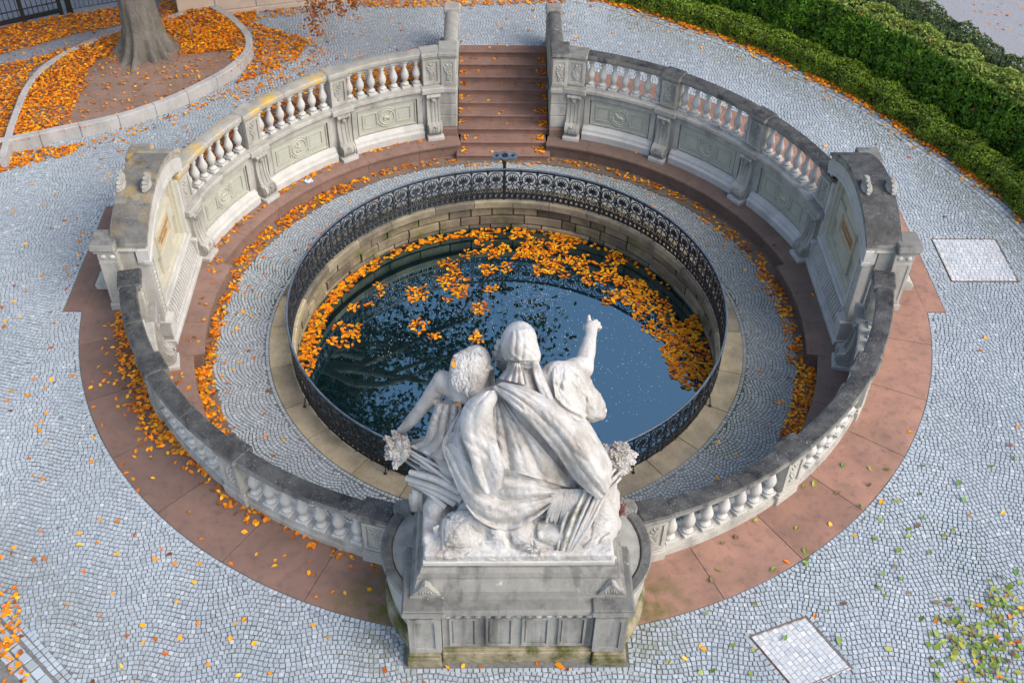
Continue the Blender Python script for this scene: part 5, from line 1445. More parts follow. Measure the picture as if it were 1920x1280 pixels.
STATUE_LEAVES = G.hit([Z1(640, 632), Z1(655, 640), Z1(735, 606), Z1(615, 378), Z1(612, 395)]); STATUE_LEAVES = STATUE_LEAVES[~np.isnan(STATUE_LEAVES[:, 0])]
G.roughen(.003, 9)
V, F = G.nets(); girl = link('leaning_girl', npmesh('leaning_girl', V, F, MAT['marble'], True), statue)
hair.build('hair', MAT['marble'], girl, smooth=60)
for nm_, me in pend: link(nm_, me, girl)
pend.clear()

# ---------------- rocks and fallen drapery at the foot
Bs = Vol((-1.42, -8.06, 1.78), (1.52, -6.1, 2.75), HV)
Bs.box((0, -7.05, 1.88), (1.235, .93, .075), .03, .02)
Bs.box(S3(505, 1400, -7.5) + np.array((0, .08, -.05)), (.17, .34, .24), .06, .05); Bs.ell(S3(500, 1260, -7.25), (.15, .22, .2), .06)
Bs.ell(S3(1020, 1410, -7.66), (.24, .2, .22), .02, Matrix.Rotation(.3, 4, 'Y')); Bs.box(S3(1215, 1395, -7.62), (.34, .22, .22), .10, .02, Matrix.Rotation(-.15, 4, 'Y'))
# left cloth heap with toes
Bs.line([S3(560, 1440, -7.72), S3(640, 1400, -7.66), S3(720, 1340, -7.55), S3(760, 1300, -7.5)], [.14, .25, .25, .2], .06); Bs.line([S3(600, 1500, -7.78), S3(740, 1480, -7.76), S3(850, 1460, -7.75)], [.13, .16, .14], .06)
Bs.line([S3(880, 1400, -7.7), S3(900, 1500, -7.82), S3(1000, 1530, -7.86), S3(1100, 1530, -7.86)], [.16, .12, .09, .06], .05)
Bs.line([S3(560, 1385, -7.6), S3(520, 1385, -7.62)], [.07, .06], .03)
for i in range(5): q = S3(512 - 2 * (i % 2), 1365 + i * 10, -7.66); Bs.line([q, q + np.array((-.05 + .006 * i, -.02, -.005))], [.024 - .002 * i, .018], .006)
# right drapery, bulging sideways over the edge
Bs.line([S3(1500, 1130, -7.15), S3(1490, 1250, -7.3), S3(1480, 1360, -7.42), S3(1470, 1450, -7.5)], [.20, .25, .27, .22], .08)
Bs.line([S3(1540, 1290, -7.3), S3(1570, 1350, -7.36), S3(1590, 1392, -7.4)], [.10, .11, .085], .05); Bs.line([S3(1530, 1450, -7.46), S3(1590, 1490, -7.5)], [.12, .055], .05); Bs.line([S3(1550, 1180, -7.1), S3(1560, 1240, -7.15)], [.13, .11], .06)
Bs.line([S3(1300, 1500, -7.75), S3(1420, 1500, -7.72), S3(1520, 1500, -7.65)], [.10, .12, .1], .05)
Bs.line([S3(760, 1230, -7.3), S3(1000, 1300, -7.3), S3(1200, 1280, -7.3)], [.25, .28, .26], .1)
Bs.layer([(560, 1300), (700, 1270), (730, 1290), (660, 1400), (560, 1480), (540, 1540), (545, 1400)], .03, .012)
Bs.layer([(590, 1430), (700, 1330), (850, 1350), (880, 1420), (800, 1470), (690, 1510), (560, 1560)], .025, .012)
for pts, r_, ct in (([(560, 1490), (640, 1500), (700, 1490)], .018, True), ([(560, 1530), (660, 1530), (740, 1490), (840, 1470)], .018, True), ([(700, 1350), (760, 1400), (850, 1420)], .02, True), ([(740, 1300), (780, 1360), (860, 1390)], .026, False), ([(560, 1300), (640, 1340), (690, 1300)], .016, True),
                   ([(900, 1400), (920, 1480), (980, 1520)], .024, False), ([(930, 1420), (1000, 1500), (1090, 1500)], .018, True), ([(1480, 1200), (1440, 1330), (1430, 1450)], .02, True), ([(1540, 1400), (1500, 1420), (1470, 1470)], .02, True), ([(1555, 1320), (1520, 1330), (1500, 1350)], .014, True), ([(1100, 1330), (1180, 1310), (1290, 1330)], .012, True)):
    Bs.stroke(pts, r_, .02, cut=ct, sink=0 if ct else .008)
for pts in ([(950, 1330), (935, 1400), (965, 1470), (1030, 1488), (1085, 1460), (1100, 1400), (1085, 1330)], [(1105, 1340), (1098, 1420), (1130, 1465), (1230, 1495), (1300, 1480), (1345, 1410), (1325, 1335), (1230, 1312), (1140, 1318)]): Bs.stroke(pts, .034, .006, cut=True)
for i in range(60):
    x = rs.uniform(440, 1570); y = 1545 + rs.uniform(-22, 16)
    if 540 < x < 780 and rs.random() < .6: continue
    q = S3(x, y, -7.96 + rs.uniform(0, .08)); Bs.ell((q[0], q[1], min(q[2], 2.0)), (rs.uniform(.03, .07), .035, rs.uniform(.02, .04)), .02)
Bs.roughen(.006, 14); Bs.roughen(.006, 37)
V, F = Bs.nets(); link('rocky_base', npmesh('rocky_base', V, F, MAT['marble'], True), statue)

# ---------------- wheat sheaves
def ear(mb, p, d_, L, r_):
    p = np.array(p); d_ = np.array(d_) / np.linalg.norm(d_); n = 9; pts = []; rr_ = []
    side = np.cross(d_, (0.3, .5, .8)); side /= np.linalg.norm(side)
    for i in range(n):
        q = i / (n - 1); pts.append(tuple(p + d_ * L * q + side * .03 * math.sin(q * 2.2) * L / .3)); rr_.append(r_ * math.sin(math.pi * (.12 + .84 * q)) * (1.12 if i % 2 else .82))
    mb.tube(pts, rr_, 7)
    up_ = np.cross(d_, side)
    for i in range(1, n - 1):
        for a in (0, 2.1, 4.2):
            a += i * .8; o_ = side * math.cos(a) + up_ * math.sin(a); c_ = np.array(pts[i]) + o_ * rr_[i] * .8
            mb.tube([tuple(c_ - d_ * .02), tuple(c_ + o_ * .008 + d_ * .012), tuple(c_ + o_ * .008 + d_ * .034)], [.010, .019, .006], 5)
def curve_tube(mb, P, r0, r1, n=7, q=6):
    S = smooth_line(P, n); mb.tube([tuple(p) for p in S], list(np.linspace(r0, r1, len(S))), q)
sL = MB(); sL2 = MB()
for i in range(34):
    a = rs.uniform(0, 1); fan = rs.uniform(-1, 1); dz = rs.uniform(-1, 1)
    x1, y1 = 330 + rs.uniform(-45, 45) + fan * 20, 935 + fan * 55
    x0, y0 = 640 + rs.uniform(-60, 60), 1130 + fan * 45
    Y0 = -7.22 + .12 * dz; Y1 = -6.72 + .10 * dz
    curve_tube(sL, [S3(x0, y0, Y0), S3((x0 + x1) / 2, (y0 + y1) / 2 + rs.uniform(-8, 8), (Y0 + Y1) / 2 - .05), S3(x1, y1, Y1)], .026, .018)
for i in range(70):
    a = R(150 + rs.uniform(-85, 115)); rd = rs.uniform(10, 60)
    p = S3(300 + rs.uniform(-25, 45), 900 + rs.uniform(-45, 55), -6.78 + rs.uniform(-.14, .14)); q = S3(300 + 130 * math.cos(a), 895 - 120 * math.sin(a) * .8, -6.78 + rs.uniform(-.22, .22))
    ear(sL2, p, q - p, rs.uniform(.16, .24), rs.uniform(.040, .055))
for x0, y0, x1, y1, Yd, r_ in ((330, 1075, 660, 1200, -7.2, .07), (350, 1040, 650, 1150, -7.25, .06), (345, 1100, 620, 1230, -7.2, .055), (420, 1000, 640, 1120, -7.2, .05), (380, 1120, 560, 1250, -7.2, .045)):
    curve_tube(sL, [S3(x0, y0, Yd + .22), S3((x0 + x1) / 2, (y0 + y1) / 2 - 14, Yd + .02), S3(x1, y1, Yd - .12)], r_ * .7, r_, 6, 8)
for x, y, x2, y2, r_ in ((385, 1135, 385, 1245, .10), (360, 1160, 372, 1255, .07), (415, 1150, 418, 1250, .075)):
    curve_tube(sL, [S3(x, y, -7.0), S3((x + x2) / 2 - 6, (y + y2) / 2, -7.03), S3(x2, y2, -7.02)], r_ * .6, r_ * .75, 5, 9); sL.ell(tuple(S3(x2, y2, -7.02)), (r_ * .78,) * 3, 9, 6)

oL = sL.build('wheat_sheaf', MAT['marble'], statue, smooth=60); sL2.build('wheat_ears', MAT['marble_dirty'], oL, smooth=60)
sR = MB(); sR2 = MB(); sR3 = MB()
for i in range(46):
    q = i / 45; fan = rs.uniform(-1, 1); dz = rs.uniform(-1, 1)
    x1, y1 = 1440 + fan * 75 + rs.uniform(-15, 15), 1150 + rs.uniform(-30, 30) + fan * 10; x0, y0 = 1262 + fan * 38, 1560 - abs(fan) * 20
    mbx = sR3 if fan < .1 else sR
    curve_tube(mbx, [S3(x0, y0, -7.88 + .05 * dz), S3((x0 + x1) / 2 - 8 + fan * 22, (y0 + y1) / 2, -7.72 + .08 * dz), S3(x1, y1, -7.42 + .08 * dz), S3(x1 + 75 + fan * 20, y1 - 110, -7.05 + .1 * dz)], .026, .020)
for i in range(26):
    x = 1195 + i * 9 + rs.uniform(-4, 4); curve_tube(sR, [S3(x - 20 + rs.uniform(-10, 10), 1300 + rs.uniform(0, 50), -7.66), S3(x, 1220, -7.62), S3(x + 16, 1140, -7.5)], .022, .018)
for i in range(95):
    a = R(rs.uniform(-50, 140)); p = S3(1590 + rs.uniform(-60, 60), 960 + rs.uniform(-75, 80), -6.85 + rs.uniform(-.16, .16)); q = S3(1590 + 110 * math.cos(a), 975 - 105 * math.sin(a), -6.85 + rs.uniform(-.2, .2))
    ear(sR2, p, q - p, rs.uniform(.14, .21), rs.uniform(.042, .056))
for i in range(9): a = -.5 + i * .12; curve_tube(sR, [S3(1240 + 4 * i, 1560 - i, -7.9), S3(1330 + 9 * i, 1530 - 3 * i, -7.88), S3(1400 + 5 * i, 1480 - 6 * i, -7.85)], .02, .012)
for i in range(7): curve_tube(sR, [S3(1085, 1490, -7.92), S3(1085 + 30 * math.cos(i * .9), 1490 + 24 * math.sin(i * .9), -7.97), S3(1085 + 55 * math.cos(i * .9), 1490 + 45 * math.sin(i * .9), -7.95)], .022, .006)
oR = sR.build('wheat_sheaf', MAT['marble'], statue, smooth=60); sR2.build('wheat_ears', MAT['marble_dirty'], oR, smooth=60); so2 = sR3.build('stained_stalks', MAT['marble_stained'], oR, smooth=60)

# dry red weed growing beside the statue
wd = thing('dry_weed', 'small reddish dry weed growing between the statue and the right buttress', 'weed', tuple(S3(1600, 1300, -7.0)))
b = MB(); LP_ = []
for i in range(60):
    p = S3(1590 + rs.uniform(-10, 10), 1320 + rs.uniform(-25, 15), -7.0 + rs.uniform(-.05, .05)); q = S3(1600 + rs.uniform(-42, 45), 1250 + rs.uniform(-45, 50), -7.02 + rs.uniform(-.12, .12))
    b.tube([tuple(p), tuple((p + q) / 2 + RNG.normal(0, .015, 3)), tuple(q)], .005, 4, cap=False); LP_.append(q)
k = NT('dry_red_stem'); k.col((.20, .07, .06)); k.rough(.8); b.build('stems', k.m, wd)
LP_ = np.array(LP_); LP_ = np.repeat(LP_, 3, 0) + RNG.normal(0, .02, (len(LP_) * 3, 3))
STATUE_WEED = (wd, LP_)
# ================================================================== planter, tree, building, fence, hedges
pl_t = thing('tree_planter', 'pointed earth bed with a pale stone kerb around the big tree', 'planter', (-8.6, 7.5, 0))
soil = [(x, y, .235 + .06 * math.exp(-((x + 8.7) ** 2 + (y - 8.1) ** 2) / 3)) for x, y in planter]
cx_, cy_ = -8.7, 7.6
so_ = MB().add([(x, y, .225) for x, y in planter], [tuple(range(len(planter)))]).mesh('soil', MAT['soil'])
if so_.polygons[0].normal.z < 0: so_.flip_normals()
link('soil', so_, pl_t)
mo_ = MB(); mo_.lathe([(1.45, .19), (1.3, .228), (1.1, .25), (.8, .28), (.5, .30)], 40, Matrix.Translation((-8.62, 7.95, 0))); mo_.build('soil_mound', MAT['soil'], pl_t, smooth=180)

def kerb(P, wid, z, step, inward):
    P = np.array(P); d_ = np.r_[0, np.cumsum(np.linalg.norm(np.diff(P, axis=0), axis=1))]
    n = max(1, int(round(d_[-1] / step)))
    at = lambda t_: np.array([np.interp(t_, d_, P[:, 0]), np.interp(t_, d_, P[:, 1])])
    for i in range(n):
        a, b = d_[-1] * i / n + .006, d_[-1] * (i + 1) / n - .006
        m = MB(); v = []; f = []; q = 5
        for k_ in range(q):
            t_ = a + (b - a) * k_ / (q - 1); p0 = at(t_); tg = at(min(t_ + .02, d_[-1])) - at(max(t_ - .02, 0)); tg /= np.linalg.norm(tg)
            nn = np.array((-tg[1], tg[0])) * inward; p1 = p0 + nn * wid
            c_ = nn * .012
            v += [(*p0, -.03), (*p0, z - .012), (*(p0 + c_), z), (*(p1 - c_), z), (*p1, z - .012), (*p1, -.03)]
        for k_ in range(q - 1):
            for l in range(6):
                g = (k_ * 6 + l, k_ * 6 + (l + 1) % 6, k_ * 6 + 6 + (l + 1) % 6, k_ * 6 + 6 + l); f.append(g if inward < 0 else g[::-1])
        f.append(tuple(range(6))); f.append(tuple(reversed(range((q - 1) * 6, q * 6))))
        m.add(v, f).build('kerb_stone', MAT['kerb'], pl_t)
kerb(smooth_line(planter_out), .17, .29, .85, 1)
kerb(smooth_line(planter_in), .15, .284, .95, 1)
b = MB(); q = atz(362, 75, .28); b.tube([(q[0], q[1], .2), (q[0] - .02, q[1], .80)], .022, 7); tag(b.build('metal_stake', MAT['rust']), 'thin rusty metal stake standing in the leaves beside the tree', 'stake')

gr = MB().add([(x, y, -.006) for x, y in gravel_poly], [tuple(range(len(gravel_poly)))]).mesh('gravel_path', MAT['gravel'])
if gr.polygons[0].normal.z < 0: gr.flip_normals()
struct(link('gravel_path', gr))
v = [(x, y, -.006) for x, y in ((11.2, 8.6), (14.2, 6.9), (22, 6), (24, 24), (10, 24), (11.8, 12.5))]
gr = MB().add(v, [tuple(range(len(v)))]).mesh('gravel_path', MAT['gravel'])
if gr.polygons[0].normal.z < 0: gr.flip_normals()
struct(link('gravel_path', gr))
# earth bed under the hedges
ba = [pol(float(hedge_r(t_)) + .37, t_, .02) for t_ in range(-4, 112, 3)] + [pol(14.2, t_, .02) for t_ in range(110, -5, -3)]
bd = MB().add(ba, [tuple(range(len(ba)))]).mesh('hedge_bed', MAT['soil'])
if bd.polygons[0].normal.z < 0: bd.flip_normals()
struct(link('hedge_bed', bd))

# ---- beech tree (only trunk and roots in view; crown mirrored in the pool)
tree = thing('beech_tree', 'large old tree with smooth grey trunk and spreading roots in the leaf bed', 'tree', (-8.62, 7.85, .25))
tc = np.array((-8.66, 8.0))
v = []; f = []; nA = 72
lev = [(.18, 1.75), (.27, 1.45), (.36, 1.2), (.5, 1.06), (.7, .96), (1.0, .88), (1.5, .84), (2.4, .80), (3.6, .76), (5.2, .66)]
rootA = [(-100, .75), (-62, .4), (-35, .55), (0, .35), (40, .3), (90, .4), (140, .5), (185, .62), (215, .35), (236, .55)]
for z, kk in lev:
    for i in range(nA):
        a = 360 * i / nA
        fl = 0
        for ra, am in rootA:
            dd = (a - ra + 180) % 360 - 180; fl += am * math.exp(-(dd / 8.5) ** 2)
        g = math.exp(-(z - .2) / .30)
        r_ = .60 * kk / .84 * (.88 if z > .9 else .92) * (1 + .035 * math.sin(3 * R(a) + 1) + .02 * math.sin(7 * R(a)))
        r_ = (.43 + .012 * math.sin(5 * R(a) + 2 * z)) * (1.0 if z > 1 else 1 + .10 * (1 - z)) + .85 * fl * g + .05 * g + .10 * fl * math.exp(-(z - .2) / .9) - max(0, z - 1) * .028
        r_ *= 1 + .03 * math.sin(3 * R(a) + z) + .015 * math.sin(9 * R(a) + 2)
        v.append((tc[0] - .015 * z + r_ * math.cos(R(a)), tc[1] + .02 * z + r_ * math.sin(R(a)), z))
for k_ in range(len(lev) - 1):
    for i in range(nA):
        j = (i + 1) % nA; f.append((k_ * nA + i, k_ * nA + j, (k_ + 1) * nA + j, (k_ + 1) * nA + i))
f.append(tuple((len(lev) - 1) * nA + i for i in range(nA)))
MB().add(v, f).build('trunk', MAT['bark'], tree, smooth=180)
rt = random.Random(11); br = MB(); tips = []
def grow_branch(p, d_, L, r_, depth):
    n = 5; pts = [p]; rr_ = [r_]
    for i in range(n):
        d_ = (d_ + Vector((rt.gauss(0, .16), rt.gauss(0, .16), rt.gauss(.0, .10) - (.05 if depth > 2 else 0)))).normalized()
        lim = 13.7 - .494 * (p.y + 16.3) + 1.6
        if p.z < lim + .8: d_ = (d_ + Vector((0, .3, .7))).normalized()
        p = p + d_ * L / n
        if p.z < lim and depth: break
        pts.append(p); rr_.append(r_ * (1 - .55 * (i + 1) / n))
    n = len(pts) - 1
    if n < 3: return
    rr_ = rr_[:n + 1]
    br.tube(pts, rr_, 8 if depth < 2 else 5 if depth < 3 else 4, cap=False)
    if depth >= 2: tips.extend(pts[2:])
    if depth < 4:
        for q in range(3 if depth else 6):
            i = rt.randint(2, n)
            a = rt.uniform(0, 2 * math.pi); sp = rt.uniform(.5, 1.0)
            nd = (d_ + Vector((math.cos(a) * sp, math.sin(a) * sp, rt.uniform(-.25, .35)))).normalized()
            grow_branch(pts[i], nd, L * rt.uniform(.55, .8), rr_[i] * rt.uniform(.5, .7), depth + 1)
for dv, L in (((.75, -.15, .75), 5.5), ((.1, -.6, .9), 5.0), ((-.4, .3, .9), 5.0), ((.45, .55, .8), 5.0), ((.05, .05, 1), 6.0), ((.9, -.5, .42), 5.6)):
    grow_branch(Vector((tc[0], tc[1], 4.2)), Vector(dv).normalized(), L, .30, 0)
br.build('branches', MAT['bark'], tree, smooth=180)

def leaf_cloud(name, P, N, size, cols, mat, shape='diamond', twist=None):
    """one small folded leaf per point; N outward direction"""
    n = len(P); P = np.asarray(P, float); N = np.asarray(N, float)
    N = N / np.maximum(np.linalg.norm(N, axis=1, keepdims=True), 1e-6)
    a = np.cross(N, RNG.normal(0, 1, (n, 3))); a /= np.maximum(np.linalg.norm(a, axis=1, keepdims=True), 1e-6); b = np.cross(N, a)
    s_ = size[:, None] if hasattr(size, '__len__') else np.full((n, 1), size)
    if shape == 'diamond':
        loc = np.array([(0, -.55, 0), (.32, 0, .10), (0, .6, -.02), (-.32, 0, .10)]); fc = np.array([(0, 1, 2, 3)])
    else:                            # beech leaf
        loc = np.array([(0, -.52, 0), (.27, -.22, .07), (.33, .06, .09), (.19, .36, .05), (0, .56, -.02), (-.19, .36, .05), (-.33, .06, .09), (-.27, -.22, .07), (0, 0, .0)])
        fc = np.array([(8, 0, 1, 2), (8, 2, 3, 4), (8, 4, 5, 6), (8, 6, 7, 0)])
    k_ = len(loc)
    curl = RNG.uniform(.2, 1.6, (n, 1)) if shape != 'diamond' else np.ones((n, 1))
    asp = RNG.uniform(.8, 1.15, (n, 1))
    V = (P[:, None, :] + (loc[None, :, 0:1] * (s_ * asp)[:, None, :]) * a[:, None, :] + (loc[None, :, 1:2] * s_[:, None, :]) * b[:, None, :] + (loc[None, :, 2:3] * (s_ * curl)[:, None, :]) * N[:, None, :])
    F = (np.arange(n)[:, None, None] * k_ + fc).reshape(-1, 4)
    me = npmesh(name, V.reshape(-1, 3), F, mat)
    cattr(me, 'col', np.repeat(cols, len(fc), axis=0))
    return me
tp = np.array([tuple(t_) for t_ in tips]); k_ = RNG.integers(0, len(tp), 30000)
P = tp[k_] + RNG.normal(0, .4, (30000, 3))
cl_ = np.array((-9.0, 9.5, 11.5)) + RNG.normal(0, 1, (130, 3)) * (3.6, 3.2, 2.8); cl_ = cl_[cl_[:, 0] < -3.0]
P = np.r_[P, cl_[RNG.integers(0, len(cl_), 26000)] + RNG.normal(0, .55, (26000, 3))]
P = P[P[:, 2] > 13.7 - .494 * (P[:, 1] + 16.3) + .6]
cols = np.array([(.05, .06, .015), (.09, .06, .015), (.03, .055, .012)])[RNG.integers(0, 3, len(P))] * RNG.uniform(.6, 1.3, (len(P), 1))
link('crown', leaf_cloud('crown', P, RNG.normal(0, 1, (len(P), 3)), .18, cols, MAT['hedge']), tree)

# low hanging twig of the same tree, seen at the top of the picture
tw = thing('hanging_twig', 'drooping twig of rust brown leaves hanging in front of the far paving', 'twig', tuple(aty(600, 5, 8.6)))
tb = MB(); LP = []
for pts in ([(575, -60), (583, -20), (587, 10), (589, 35), (593, 62)], [(610, -60), (600, -15), (607, 8), (610, 22)], [(640, -60), (634, -20), (632, 4), (640, 20), (643, 24)], [(668, -60), (664, -20), (663, 2), (660, 18)]):
    W_ = [aty(u, v_, 8.55) for u, v_ in pts]; tb.tube([tuple(q) for q in W_], [.02, .014, .009, .006, .004][:len(W_)], 5)
    S_ = smooth_line(W_, 8); m = 300 if pts[0][0] < 600 else 90
    k_ = RNG.integers(6, len(S_), m); LP.append(S_[k_] + RNG.normal(0, 1, (m, 3)) * np.array((.13 if m > 100 else .08, .1, .06)))
tb.build('stem', MAT['bark'], tw)
LP = np.concatenate(LP); N_ = RNG.normal(0, 1, LP.shape) + np.array((0, -1.2, .3))
cols = np.array([(.33, .085, .018), (.42, .13, .02), (.24, .06, .018), (.5, .2, .03)])[RNG.integers(0, 4, len(LP))] * RNG.uniform(.7, 1.2, (len(LP), 1))
lo_ = link('leaves', leaf_cloud('leaves', LP, N_, RNG.uniform(.06, .09, len(LP)), cols, MAT['leaf'], 'beech'), tw); lo_['kind'] = 'stuff'

# ---- corner of the building
bt = thing('building', 'corner of a pinkish stone block building behind the tree bed', 'building', (bld_a[0], bld_a[1], 0))
dB = (bld_b - bld_a) / np.linalg.norm(bld_b - bld_a); MBd = Matrix(((dB[0], -dB[1], 0, bld_a[0]), (dB[1], dB[0], 0, bld_a[1]), (0, 0, 1, 0), (0, 0, 0, 1)))
b = MB(); b.box(.02, 7, .03, 5, -.02, 4.2, MBd); b.build('wall_core', MAT['lime'], bt)
rb = random.Random(5)
b = MB(); b.box(-.03, 7.03, -.03, .05, -.02, .12, MBd, ch=.01); b.build('plinth', MAT['plaster'], bt)
for c_ in range(9):
    z0 = .12 + c_ * .42; x = 0.0 if c_ % 2 == 0 else -.001; first = .55 if c_ % 2 else .95
    while x < 6.9:
        L = first if x <= 0 else 1.05; x2 = min(7.0, x + L)
        m = MB(); m.box(x + .008, x2 - .008, 0, .05, z0 + .008, z0 + .412, MBd, ch=.010); m.build('wall_stone', MAT['plaster'], bt)
        x = x2
for c_ in range(9):
    z0 = .12 + c_ * .42
    for i in range(4):
        m = MB(); m.box(0, .05, .055 + i * 1.2, .05 + (i + 1) * 1.2, z0 + .004, z0 + .416, MBd); m.build('wall_stone', MAT['plaster'], bt)

# ---- iron gate and fence
fa, fb_ = atz(0, 53, 0), atz(118, 27, 0); fd = (fb_ - fa)[:2] / np.linalg.norm((fb_ - fa)[:2]); fang = math.atan2(fd[1], fd[0])
Mf = Matrix.Translation((fa[0], fa[1], 0)) @ Matrix.Rotation(fang, 4, 'Z')
L_ = float(np.linalg.norm((fb_ - fa)[:2]))
ft = thing('iron_gate', 'black metal bar gate standing in leaves at the far left', 'gate', tuple(fa))
b = MB()
for z in (.12, .36, 1.75): b.box(-1.6, L_, -.02, .02, z - (.06 if z < .2 else .012), z + (.06 if z < .2 else .012), Mf)
b.build('gate_rails', MAT['fence'], ft)
for x in (-1.6, .62, L_ - .03):
    b = MB(); b.box(x - .05, x + .05, -.045, .045, 0, 1.95, Mf, ch=.005); b.build('gate_post', MAT['fence'], ft)
x = -1.48
while x < L_ - .1:
    if abs(x - .62) > .09:
        b = MB(); b.box(x - .009, x + .009, -.009, .009, .18, 1.74, Mf); b.build('gate_bar', MAT['fence'], ft)
    x += .125
f2 = thing('mesh_fence', 'thin dark wire fence behind the tree trunk beyond the leaf pile', 'fence', tuple(Mf @ Vector((L_ + .2, 0, 0))))
b = MB(); b.box(L_ + .12, L_ + .26, -.07, .07, 0, 1.95, Mf, ch=.006); b.build('fence_post', MAT['fence'], f2)
Mf2 = Mf @ Matrix.Translation((L_ + .2, 0, 0)) @ Matrix.Rotation(-.10, 4, 'Z')
x = .15
while x < 4.2:
    b = MB(); b.box(x - .007, x + .007, -.007, .007, .08, 1.6, Mf2); b.build('fence_wire', MAT['fence'], f2); x += .115
b = MB()
for z in (.09, .45, .8, 1.2, 1.59): b.box(.07, 4.2, -.012, -.0075, z - .008, z + .008, Mf2)
b.build('fence_rails', MAT['fence'], f2)

# ---- hedges
def hedge_points(n, ri, ro, h, t0, t1, bulge=.06):
    """points and normals on the skin of an arc hedge; ri, ro functions of angle"""
    t_ = RNG.uniform(t0, t1, n); u = RNG.random(n)
    rI, rO = ri(t_), ro(t_); w_ = (rO - rI); tot = h * 2 + w_; q = u * tot
    r_ = np.where(q < h, rI, np.where(q < h + w_, rI + (q - h), rO)); z = np.where(q < h, q, np.where(q < h + w_, h, tot - q))
    th_ = np.radians(t_); rad_ = np.stack([np.sin(th_), np.cos(th_), np.zeros(n)], -1)
    N = np.where((q < h)[:, None], -rad_, np.where((q < h + w_)[:, None], np.array((0, 0, 1.0)), rad_))
    # rounded shoulders
    e = np.clip(1 - np.minimum(np.abs(q - h), np.abs(q - h - w_)) / .18, 0, 1)[:, None]
    N = N + e * .8 * np.where((q < h + w_ / 2)[:, None], -rad_ + np.array((0, 0, 1.0)), rad_ + np.array((0, 0, 1.0)))
    N /= np.linalg.norm(N, axis=1, keepdims=True)
    P = rad_ * r_[:, None]; P[:, 2] = z
    P -= N * (e * .07)
    lump = (np.sin(P[:, 0] * 5.1 + P[:, 1] * 3.3) * np.sin(P[:, 1] * 4.7 - P[:, 0] * 2.2 + P[:, 2] * 4.0) + .6 * np.sin(P[:, 0] * 11 + P[:, 2] * 9) * np.sin(P[:, 1] * 12.3 + P[:, 2] * 7))
    P = P + N * (bulge * lump + RNG.exponential(.035, n) * -1 + .02 + (RNG.random(n) < .03) * RNG.uniform(0, .07, n))[:, None]
    return P, N, lump
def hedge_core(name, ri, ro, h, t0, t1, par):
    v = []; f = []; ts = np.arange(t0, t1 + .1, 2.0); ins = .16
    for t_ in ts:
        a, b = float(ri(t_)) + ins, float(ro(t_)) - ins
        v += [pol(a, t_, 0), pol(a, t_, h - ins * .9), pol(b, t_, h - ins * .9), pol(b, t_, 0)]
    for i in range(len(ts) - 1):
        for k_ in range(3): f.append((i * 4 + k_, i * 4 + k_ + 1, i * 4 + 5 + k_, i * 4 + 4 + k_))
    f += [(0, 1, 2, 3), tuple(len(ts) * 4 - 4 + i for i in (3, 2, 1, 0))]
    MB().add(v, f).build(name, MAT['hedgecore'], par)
def hedge_thing(name, label, ri, ro, h, t0, t1, n, size, pal, bulge, topcol=None):
    o = thing(name, label, 'hedge', pol(float(ri((t0 + t1) / 2)), (t0 + t1) / 2, 0))
    hedge_core('shade_core', ri, ro, h, t0, t1, o)  # near-black filler inside the leaves, the hedge's inner shade put into its colour
    P, N, lump = hedge_points(n, ri, ro, h, t0, t1, bulge)
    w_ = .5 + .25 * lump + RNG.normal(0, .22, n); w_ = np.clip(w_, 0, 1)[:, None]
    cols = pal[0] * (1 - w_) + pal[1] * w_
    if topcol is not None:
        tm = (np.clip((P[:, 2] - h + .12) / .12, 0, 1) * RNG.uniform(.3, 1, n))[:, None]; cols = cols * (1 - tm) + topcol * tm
    cols = cols * RNG.uniform(.5, 1.5, (n, 1))
    k_ = RNG.random(n) < .006; cols[k_] = (.42, .17, .02)
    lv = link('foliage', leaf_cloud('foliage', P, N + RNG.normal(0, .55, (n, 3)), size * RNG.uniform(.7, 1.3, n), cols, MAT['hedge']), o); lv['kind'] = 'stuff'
    return o
lowI = lambda t_: hedge_r(t_) + .40
lowO = lambda t_: hedge_r(t_) + 1.02
hedge_thing('box_hedge', 'low clipped yellow green hedge along the curved paving edge', lowI, lowO, .50, -3, 111, 62000, .055, (np.array((.07, .125, .010)), np.array((.22, .32, .02))), .055)
talI = lambda t_: hedge_r(t_) + 1.22
talO = lambda t_: hedge_r(t_) + 2.0 + np.clip((t_ - 40) / 50, -.5, 1) * .25
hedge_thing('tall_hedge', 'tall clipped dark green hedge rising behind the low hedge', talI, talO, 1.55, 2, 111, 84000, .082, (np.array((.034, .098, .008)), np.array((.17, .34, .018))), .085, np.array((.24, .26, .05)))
yewI = lambda t_: hedge_r(t_) + 2.9 + np.clip((60 - t_) / 20, 0, 1) * .1
yewO = lambda t_: hedge_r(t_) + 3.7 + np.clip((60 - t_) / 20, 0, 1) * .8
hedge_thing('yew_hedge', 'dark needle leaved hedge with fence pickets at the far right path', yewI, yewO, 1.0, 30, 85, 36000, .06, (np.array((.03, .062, .012)), np.array((.10, .155, .03))), .10)
pk = thing('picket_fence', 'row of dark pickets between the tall hedge and the far hedge', 'fence', pol(13.0, 55, 0))
t_ = 42.0
while t_ < 84:
    r_ = float(yewI(t_)) - .06
    b = MB(); b.box(-.02, .02, -.012, .012, 0, 1.12, frame(t_, r_), ch=.003); b.box(-.012, .012, -.010, .010, 1.12, 1.2, frame(t_, r_)); b.build('picket', MAT['fence'], pk); t_ += 1.15
ls = leaf_cloud('fallen_leaf', STATUE_LEAVES - CAM_FW * .03, np.tile(-CAM_FW, (len(STATUE_LEAVES), 1)) + RNG.normal(0, .2, STATUE_LEAVES.shape), .085, np.tile(np.array((.80, .27, .01)), (len(STATUE_LEAVES), 1)), MAT['leaf'], 'beech')
